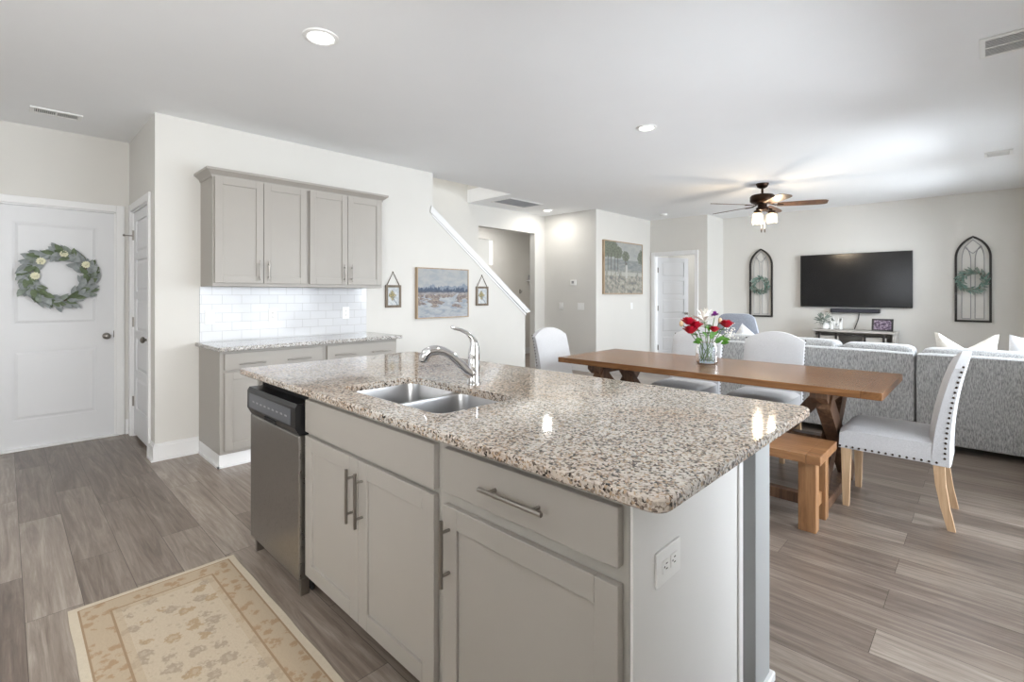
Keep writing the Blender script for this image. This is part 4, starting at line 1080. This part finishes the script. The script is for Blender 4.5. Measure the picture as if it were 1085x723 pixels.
def leafcloud(bm, c, n, rx, rz, L, W, seed, flat=1.0):
    rn = random.Random(seed)
    for i in range(n):
        a, b = rn.random() * 6.28, rn.uniform(-.3, 1.2); d = Vector((math.cos(a) * math.cos(b), math.sin(a) * math.cos(b), math.sin(b)))
        leafquad(bm, Vector(c) + Vector((d.x * rx * rn.random(), d.y * rx * rn.random(), d.z * rz * rn.random())), d, (rn.random(), rn.random(), 1), L * rn.uniform(.7, 1.2), W, .2)
    return bm
r = root('potted_plant', 'small grey-green plant in a white pot on the left end of the console', 'plant', (9.18, 1.87, CZ))
bm = BM(); lathe(bm, [(.040, CZ), (.052, CZ + .01), (.056, CZ + .06), (.050, CZ + .105), (.045, CZ + .105), (.045, CZ + .09)], (9.18, 1.87, 0), 20); part('pot', bm, M['ceramic'], r, True, True)
part('leaves', leafcloud(BM(), (9.18, 1.88, CZ + .12), 90, .10, .12, .075, .022, 4), M['eucal'], r, True, 'leaf')
# white letter M
bm = BM(); z = CZ
for a, b in (((1.775, 0), (1.775, .175)), ((1.775, .175), (1.715, .06)), ((1.715, .06), (1.655, .175)), ((1.655, .175), (1.655, 0))):
    obox(bm, (9.20, a[0], z + a[1] + (.0 if a[1] else .0)), (9.20, b[0], z + b[1]), .034, .034, (1, 0, 0))
single('letter_ornament', bm, M['ceramic'], 'white standing letter M beside the potted plant on the console', 'ornament')
r = root('photo_frame', 'black digital photo frame showing a picture on the right end of the console', 'photo frame', (9.22, 1.12, CZ))
bm = BM(); tl = .05
def tilted(x, y0, y1, z0, z1, t): 
    b = BM(); prism(b, [(y0, z0), (y1, z0), (y1, z1), (y0, z1)], 'X', x, x + t)
    for v in b.verts: v.co.x += (v.co.z - CZ) * .25; v.co.y -= (v.co.z - CZ) * .0
    return b
part('frame', tilted(9.16, .995, 1.258, CZ + .002, CZ + .185, .016), M['blackplastic'], r)
part('picture', tilted(9.158, 1.02, 1.232, CZ + .025, CZ + .162, .0015), art_mat('photo'), r)
part('stand', box(BM(), 9.19, 9.26, 1.10, 1.15, CZ, CZ + .06), M['blackplastic'], r)

# arched cathedral frames with small wreaths
def arch_frame(y0, y1, z0, ztop, label):
    yc = (y0 + y1) / 2; hw = (y1 - y0) / 2; zs = ztop - .30      # springing line
    r = root('arched_wall_frame', label, 'wall frame', (XT, yc, z0), group='arched wall frames')
    x0, x1 = XT - .035, XT - .002; t = .026
    def pt_arch(k, off):  # pointed arch: from right spring up to apex and down left
        pts = []
        R0 = ((.30 - .0) ** 2 + hw ** 2) / (2 * hw)          # circle through (hw,0) tangent vertical reaching (0,.30)
        Ro = R0 - off
        for i in range(k + 1):
            a0 = math.asin(min(1, .30 / R0)); a = a0 * i / k
            pts.append((hw - R0 + Ro * math.cos(a), Ro * math.sin(a)))
        return pts
    k = 14
    def outline(off):
        A = pt_arch(k, off); A = [(max(0, p[0]), p[1]) for p in A]
        right = [(yc + p[0], zs + p[1]) for p in A]; left = [(yc - p[0], zs + p[1]) for p in A[::-1]]
        return [(yc + hw - off, z0 + off)] + right + left[1:] + [(yc - hw + off, z0 + off)]
    O, I = outline(0), outline(t); n = len(O); bm = BM()
    vs = [[bm.verts.new((x, *p)) for p in pl] for pl, x in ((O, x0), (I, x0), (I, x1), (O, x1))]
    for a in range(4):
        A, B = vs[a], vs[(a + 1) % 4]
        for i in range(n): bm.faces.new((A[i], A[(i + 1) % n], B[(i + 1) % n], B[i]))
    part('frame', bm, M['blackmetal'], r)
    xm = XT - .018; bm = BM(); rr = .0042
    for s in (-1, 1):
        yo, yi = yc + s * (hw - .075), yc + s * .022
        ym = (yo + yi) / 2; hh = abs(yo - yi); zz = zs - .05
        tube(bm, [(xm, yo, z0 + .05), (xm, yo, zz)] + [(xm, yo - s * (hh * (1 - math.cos(a))), zz + .26 * math.sin(a)) for a in [i * .13 for i in range(1, 8)]], rr, 6)
        tube(bm, [(xm, yi, z0 + .05), (xm, yi, zz)] + [(xm, yi + s * hh * (1 - math.cos(a)), zz + .22 * math.sin(a)) for a in [i * .16 for i in range(1, 8)]], rr, 6)
        tube(bm, [(xm, yo, z0 + .05), (xm, yi, z0 + .05)], rr, 6)
        tube(bm, [(xm, yc, zs + .05), (xm, yc + s * hw * .47, zs + .145)], rr, 6); tube(bm, [(xm, yc + s * hw * .47, zs + .145), (xm, yc, zs + .245)], rr, 6)
    part('muntins', bm, M['greyplastic'], r, True, True)
    return r
arch_frame(2.715, 3.101, .911, 2.131, 'narrow black arched window frame on the wall left of the television')
arch_frame(-.053, .327, .922, 2.131, 'narrow black arched window frame on the wall right of the television')
def wreath(name, label, c, rad, normal, n, L, W, mats, seed, group=None, ring=.012, blooms=()):
    """wreath in the plane facing -x or -y"""
    c = Vector(c); r = root(name, label, 'wreath', tuple(c - Vector((0, 0, rad))), group=group)
    e1 = Vector((0, -1, 0)) if normal == 'x' else Vector((1, 0, 0)); nn = Vector((-1, 0, 0)) if normal == 'x' else Vector((0, -1, 0)); e2 = Vector((0, 0, 1))
    rn = random.Random(seed)
    bm = BM(); q = [c + (e1 * math.cos(i * 6.2832 / 28) + e2 * math.sin(i * 6.2832 / 28)) * rad * .76 + nn * .012 for i in range(29)]
    tube(bm, q, ring, 8, False); part('twig_ring', bm, M['twine'], r, True, True)
    bms = [BM() for _ in mats]
    for i in range(n):
        a = 6.2832 * i / n + rn.uniform(-.05, .05); rr = rad * rn.uniform(.66, .86); o = e1 * math.cos(a) + e2 * math.sin(a); tg = -e1 * math.sin(a) + e2 * math.cos(a)
        sgn = rn.choice((-1, 1)) if i % 3 else 1
        d = tg * rn.uniform(.5, 1.0) + o * sgn * rn.uniform(.15, .95) + nn * rn.uniform(.05, .7)
        leafquad(bms[rn.randrange(len(mats))], c + o * rr + nn * rn.uniform(.01, .035), d, nn + o * rn.uniform(-.4, .4), L * rn.uniform(.75, 1.15), W * rn.uniform(.8, 1.2), .12)
    for b, m in zip(bms, mats): part('leaves', b, m, r, True, 'leaf')
    for (dx, dz, s) in blooms:
        bm = BM(); p = c + e1 * dx + e2 * dz + nn * .055
        for k in range(11):
            a = 6.2832 * k / 11; d = e1 * math.cos(a) + e2 * math.sin(a) + nn * .35; leafquad(bm, p - nn * .01, d, nn, s, s * .75, .2)
        ball(bm, p, .012); part('rosette', bm, M['creamflower'], r, True, 'leaf')
    return r
WG = 'small wreaths on the arched frames'
wreath('wreath', 'small green wreath on the arched frame left of the television', (XT - .045, 2.908, 1.475), .150, 'x', 120, .075, .020, [M['leafteal'], M['eucal']], 11, WG)
wreath('wreath', 'small green wreath on the arched frame right of the television', (XT - .045, .140, 1.500), .165, 'x', 130, .078, .022, [M['leafteal'], M['eucal']], 12, WG)
wreath('wreath', 'large eucalyptus wreath with cream flowers on the white door', (.332, YH - .004, 1.457), .262, 'y', 210, .092, .042, [M['eucal'], M['eucal2'], M['eucal3'], M['eucal3'], M['eucal3']], 13, None, .016,
       [(.03, .205, .030), (.175, .118, .032), (-.115, .135, .033), (-.15, .01, .033)])

# ------------------------------------------------------------------ pictures and wall things
def picture(name, label, x0, x1, z0, z1, face, depth, t, fm, art, group=None, mat2=None):
    r = root(name, label, 'picture', ((x0 + x1) / 2, face, z0), group=group)
    bm = BM()
    box(bm, x0, x0 + t, face - depth, face - .001, z0, z1); box(bm, x1 - t, x1, face - depth, face - .001, z0, z1); box(bm, x0 + t, x1 - t, face - depth, face - .001, z0, z0 + t); box(bm, x0 + t, x1 - t, face - depth, face - .001, z1 - t, z1)
    part('frame', bm, fm, r)
    part('canvas', box(BM(), x0 + t, x1 - t, face - depth + .006, face - depth + .012, z0 + t, z1 - t), art, r)
    return r
picture('landscape_painting', 'framed blue-grey marsh landscape painting between the two small frames', 3.262, 4.034, 1.030, 1.620, YK, .045, .012, M['oakframe'], art_mat('marsh'))
picture('pasture_painting', 'framed painting of trees, sheep and a pale figure, left of the open door', 7.06, 8.35, 1.315, 2.245, YK, .045, .018, M['oakframe'], art_mat('pasture'))
ab = art_mat('botanical')
for (x0, x1, lab) in ((2.872, 3.066, 'small hanging frame with a flower print, between the wall cabinet and the landscape painting'), (4.186, 4.394, 'small hanging frame with a flower print, right of the landscape painting by the stair trim')):
    r = picture('hanging_frame', lab, x0, x1, 1.166, 1.412, YK, .022, .026, M['framewood'], ab, 'small hanging flower prints')
    m = (x0 + x1) / 2; bm = BM(); tube(bm, [(x0 + .02, YK - .012, 1.412), (m, YK - .008, 1.555), (x1 - .02, YK - .012, 1.412)], .0045, 6); part('twine', bm, M['twine'], r, True, True)
    bm = BM(); tube(bm, [(m, YK, 1.556), (m, YK - .012, 1.556)], .006, 8); part('nail', bm, M['nail'], r, True, True)

r = root('thermostat', 'small white thermostat on the hall side wall above the switches', 'thermostat', (XS, 5.155, 1.465))
part('body', box(BM(), XS - .026, XS - .001, 5.095, 5.215, 1.468, 1.560, .005, 2), M['whiteplastic'], r)
part('display', box(BM(), XS - .0275, XS - .026, 5.135, 5.185, 1.50, 1.545), M['greyplastic'], r)
wallplate('light_switch', (XS, 5.435, 1.105), .085, .120, '-X', 1, 'single light switch on the hall side wall, left of the double one', 'switch', 'hall switches')
wallplate('light_switch', (XS, 5.005, 1.105), .135, .120, '-X', 2, 'double light switch on the hall side wall below the thermostat', 'switch', 'hall switches')
wallplate('light_switch', (8.02, YK, 1.10), .075, .118, '-Y', 1, 'white light switch on the wall below the pasture painting', 'switch')
# shelf and small things in the hall beyond
r = root('wall_shelf', 'small white shelf on the hall wall seen through the opening', 'shelf', (8.2, HB, 1.60))
part('board', box(BM(), 8.06, 8.298, HB - .14, HB - .001, 1.602, 1.630, .003, 1), M['trim'], r)
part('bracket', box(BM(), 8.15, 8.18, HB - .10, HB - .001, 1.54, 1.602), M['trim'], r)
bm = BM(); box(bm, 8.10, 8.26, HB - .11, HB - .03, 1.631, 1.74, .004, 1)
r = root('keepsake_box', 'small grey box with a dark opening on the hall shelf', 'box', (8.18, HB - .07, 1.631)); part('body', bm, M['greyplastic'], r)
part('opening', box(BM(), 8.15, 8.20, HB - .112, HB - .1095, 1.645, 1.69), M['blackmatte'], r)
r = root('coat_hook', 'small dark metal hook on the hall wall below the shelf', 'hook', (7.85, HB, 1.33))
part('plate', box(BM(), 7.83, 7.87, HB - .012, HB - .001, 1.33, 1.42, .002, 1), M['nickel'], r)
part('prong', tube(BM(), [(7.85, HB - .01, 1.36), (7.85, HB - .05, 1.35), (7.85, HB - .06, 1.40)], .007, 8), M['nickel'], r, True, True)

# ------------------------------------------------------------------ ceiling things
LG = 'recessed ceiling lights'
def can(x, y, lab, rad=.083, power=11):
    r = root('recessed_light', lab, 'ceiling light', (x, y, H - .012), group=LG)
    bm = BM(); lathe(bm, [(rad + .012, H), (rad + .010, H - .006), (rad - .008, H - .011), (rad - .016, H - .006), (rad - .016, H)], (x, y, 0), 28, False); part('trim_ring', bm, M['whiteplastic'], r, True, True)
    bm = BM(); lathe(bm, [(rad - .017, H - .001), (rad - .017, H - .005), (rad - .03, H - .006)], (x, y, 0), 28); part('lens', bm, M['canlight'], r, True, True)
    l = area('downlight', (x, y, H - .014), (0, 0, 0), .14, .14, power, (1.0, .965, .91), 'DISK'); return r
can(1.222, 2.657, 'recessed ceiling light nearest the camera, above the island', power=P_CAN)
can(3.828, 2.096, 'recessed ceiling light above the dining table', .075, P_DINING)
can(6.413, 5.363, 'recessed ceiling light in the hall beside the return air grille', .075, P_HALL)
for (x, y) in ((-.55, 2.66), (-.55, .6), (1.22, .35), (1.22, 5.2 - .9)):
    if y < 4: can(x, y, 'recessed ceiling light over the kitchen, behind the viewpoint', power=P_CAN)
def vent(x0, x1, y0, y1, lab, slat_axis, nb, name='ceiling_vent', cat='vent', dark='ventdark', mid=False):
    r = root(name, lab, cat, ((x0 + x1) / 2, (y0 + y1) / 2, H - .012), group='ceiling vents' if cat == 'vent' else None)
    f = .026; bm = BM(); z0, z1 = H - .010, H
    box(bm, x0, x0 + f, y0, y1, z0, z1, .002, 1); box(bm, x1 - f, x1, y0, y1, z0, z1, .002, 1); box(bm, x0 + f, x1 - f, y0, y0 + f, z0, z1, .002, 1); box(bm, x0 + f, x1 - f, y1 - f, y1, z0, z1, .002, 1)
    if mid:
        if slat_axis == 'Y': m = (x0 + x1) / 2; box(bm, m - .008, m + .008, y0 + f, y1 - f, z0, z1)
        else: m = (y0 + y1) / 2; box(bm, x0 + f, x1 - f, m - .006, m + .006, z0, z1) if x1 - x0 < y1 - y0 or True else None
    part('frame', bm, M['whiteplastic'], r)
    part('backing', box(BM(), x0 + f, x1 - f, y0 + f, y1 - f, H - .003, H - .0005), M[dark], r)
    bm = BM()
    for i in range(nb):
        t = (i + .5) / nb
        if slat_axis == 'Y':
            x = x0 + f + t * (x1 - x0 - 2 * f); obox(bm, (x, y0 + f, H - .006), (x, y1 - f, H - .006), .002, .008, (.7, 0, .7))
        else:
            y = y0 + f + t * (y1 - y0 - 2 * f); obox(bm, (x0 + f, y, H - .006), (x1 - f, y, H - .006), .002, .008, (0, .7, .7))
    part('louvers', bm, M['ventdark'] if cat == 'grille' else M['whiteplastic'], r)
    return r
vent(.135, .440, 5.195, 5.360, 'white ceiling vent above the wreath door', 'Y', 22, mid=True, dark='slot')
vent(3.800, 4.105, -.30, .030, 'white ceiling vent at the upper right corner of the picture', 'Y', 12, mid=True)
vent(6.875, 7.10, -.19, .016, 'white ceiling vent in the living room near the right arched frame', 'Y', 12)
vent(5.19, 5.94, 5.05, 5.47, 'large white return air grille in the hall ceiling', 'X', 26, 'return_grille', 'grille', 'ventdark')
r = root('smoke_detector', 'round white smoke detector on the ceiling by the bedroom door', 'smoke detector', (8.15, 4.13, H - .035))
bm = BM(); lathe(bm, [(.066, H), (.066, H - .012), (.058, H - .028), (.03, H - .034)], (8.15, 4.13, 0), 24); part('body', bm, M['whiteplastic'], r, True, True)
bm = BM(); lathe(bm, [(.012, H - .034), (.012, H - .037)], (8.15, 4.13, 0), 12); part('button', bm, M['whiteplastic'], r, True, True)

# ceiling fan
FXc, FYc = 6.80, 2.08
r = root('ceiling_fan', 'bronze ceiling fan with five wooden blades and a glass light cluster', 'ceiling fan', (FXc, FYc, H))
c3 = (FXc, FYc, 0)
bm = BM(); lathe(bm, [(.075, H), (.075, H - .010), (.060, H - .045), (.030, H - .062), (.018, H - .066)], c3, 24); part('canopy', bm, M['bronze'], r, True, True)
bm = BM(); tube(bm, [(FXc, FYc, H - .06), (FXc, FYc, H - .14)], .014, 12); part('downrod', bm, M['bronze'], r, True, True)
bm = BM(); lathe(bm, [(.03, 2.612), (.060, 2.605), (.130, 2.590), (.146, 2.570), (.146, 2.515), (.130, 2.495), (.085, 2.480), (.055, 2.470), (.055, 2.440), (.075, 2.425), (.075, 2.395), (.05, 2.385)], c3, 32); part('motor_housing', bm, M['bronze'], r, True, True)
for a in (146, 74, 2, -70, -142):
    a = R(a); d = Vector((math.cos(a), math.sin(a), 0)); s = Vector((-math.sin(a), math.cos(a), 0)); c = Vector((FXc, FYc, 2.462))
    bm = BM(); prof = [(.17, .050), (.22, .060), (.45, .072), (.62, .074), (.69, .066), (.72, .045)]; tp = -.20
    V = []
    for (q, hw_) in prof:
        for zz in (.004, -.004):
            V.append([bm.verts.new(c + d * q + s * hw_ * e + Vector((0, 0, zz + e * hw_ * tp - .012 * q))) for e in (-1, 1)])
    for i in range(0, len(V) - 2, 2):
        t0, b0, t1, b1 = V[i], V[i + 1], V[i + 2], V[i + 3]
        bm.faces.new((t0[0], t0[1], t1[1], t1[0])); bm.faces.new((b0[0], b1[0], b1[1], b0[1])); bm.faces.new((t0[0], t1[0], b1[0], b0[0])); bm.faces.new((t0[1], b0[1], b1[1], t1[1]))
    bm.faces.new((V[0][0], V[1][0], V[1][1], V[0][1])); bm.faces.new((V[-2][0], V[-2][1], V[-1][1], V[-1][0]))
    bl = part('blade', bm, M['blade'], r)
    bm = BM(); obox(bm, c + d * .06 + Vector((0, 0, .02)), c + d * .14 + Vector((0, 0, -.004)), .03, .008); obox(bm, c + d * .14 + Vector((0, 0, -.006)), c + d * .24 + Vector((0, 0, -.010)), .055, .006); part('blade_iron', bm, M['bronze'], bl)
for i in range(3):
    a = R(-133.97 + 120 * i + 60); d = Vector((math.cos(a), math.sin(a), 0)); c = Vector((FXc, FYc, 0)) + d * .108
    bm = BM(); tube(bm, [Vector((FXc, FYc, 2.41)) + d * .05, Vector((c.x, c.y, 2.40)), Vector((c.x, c.y, 2.375))], .012, 8); lathe(bm, [(.030, 2.385), (.044, 2.378), (.044, 2.352), (.030, 2.350)], (c.x, c.y, 0), 18); sk = part('lamp_socket', bm, M['bronze'], r, True, True)
    bm = BM(); lathe(bm, [(.036, 2.352), (.056, 2.340), (.060, 2.30), (.060, 2.225)], (c.x, c.y, 0), 20, False); part('glass_shade', bm, M['shade'], sk, True, True)
    bm = BM(); ball(bm, (c.x, c.y, 2.292), .026, .026, .042, 12, 10); part('bulb', bm, M['bulb'], sk, True, True)
    l = bpy.data.lights.new('fan_lamp', 'POINT'); l.energy = P_FAN; l.color = (1, .82, .6); l.shadow_soft_size = .03; lo = bpy.data.objects.new('fan_lamp', l); COL.objects.link(lo); lo.location = (c.x, c.y, 2.22)
for dx in (-.012, .030):
    p = Vector((FXc, FYc, 0)) + rt * dx
    bm = BM(); tube(bm, [p + up * 2.39, p + up * 2.16], .0015, 5); k_ = part('pull_chain', bm, M['nickel'], r, True, True)
    bm = BM(); tube(bm, [p + up * 2.16, p + up * 2.145, p + up * 2.11], [.003, .007, .006], 8); part('pull_knob', bm, M['bronze'], k_, True, True)

# light in the upper stairwell, hall beyond and bedroom (rooms of their own)
area('stairwell_lamp', (3.9, 5.35, 5.2), (0, 0, 0), .5, .5, 30, (1, .99, .97))
area('hall_lamp', (6.6, 6.6, H - .02), (0, 0, 0), .4, .4, 16, (1, .97, .93))
area('landing_lamp', (6.6, 8.0, H - .02), (0, 0, 0), .4, .4, 22, (1, .99, .97))
area('bedroom_lamp', (10.2, 4.6, H - .02), (0, 0, 0), .5, .5, 10, (1, .98, .96))
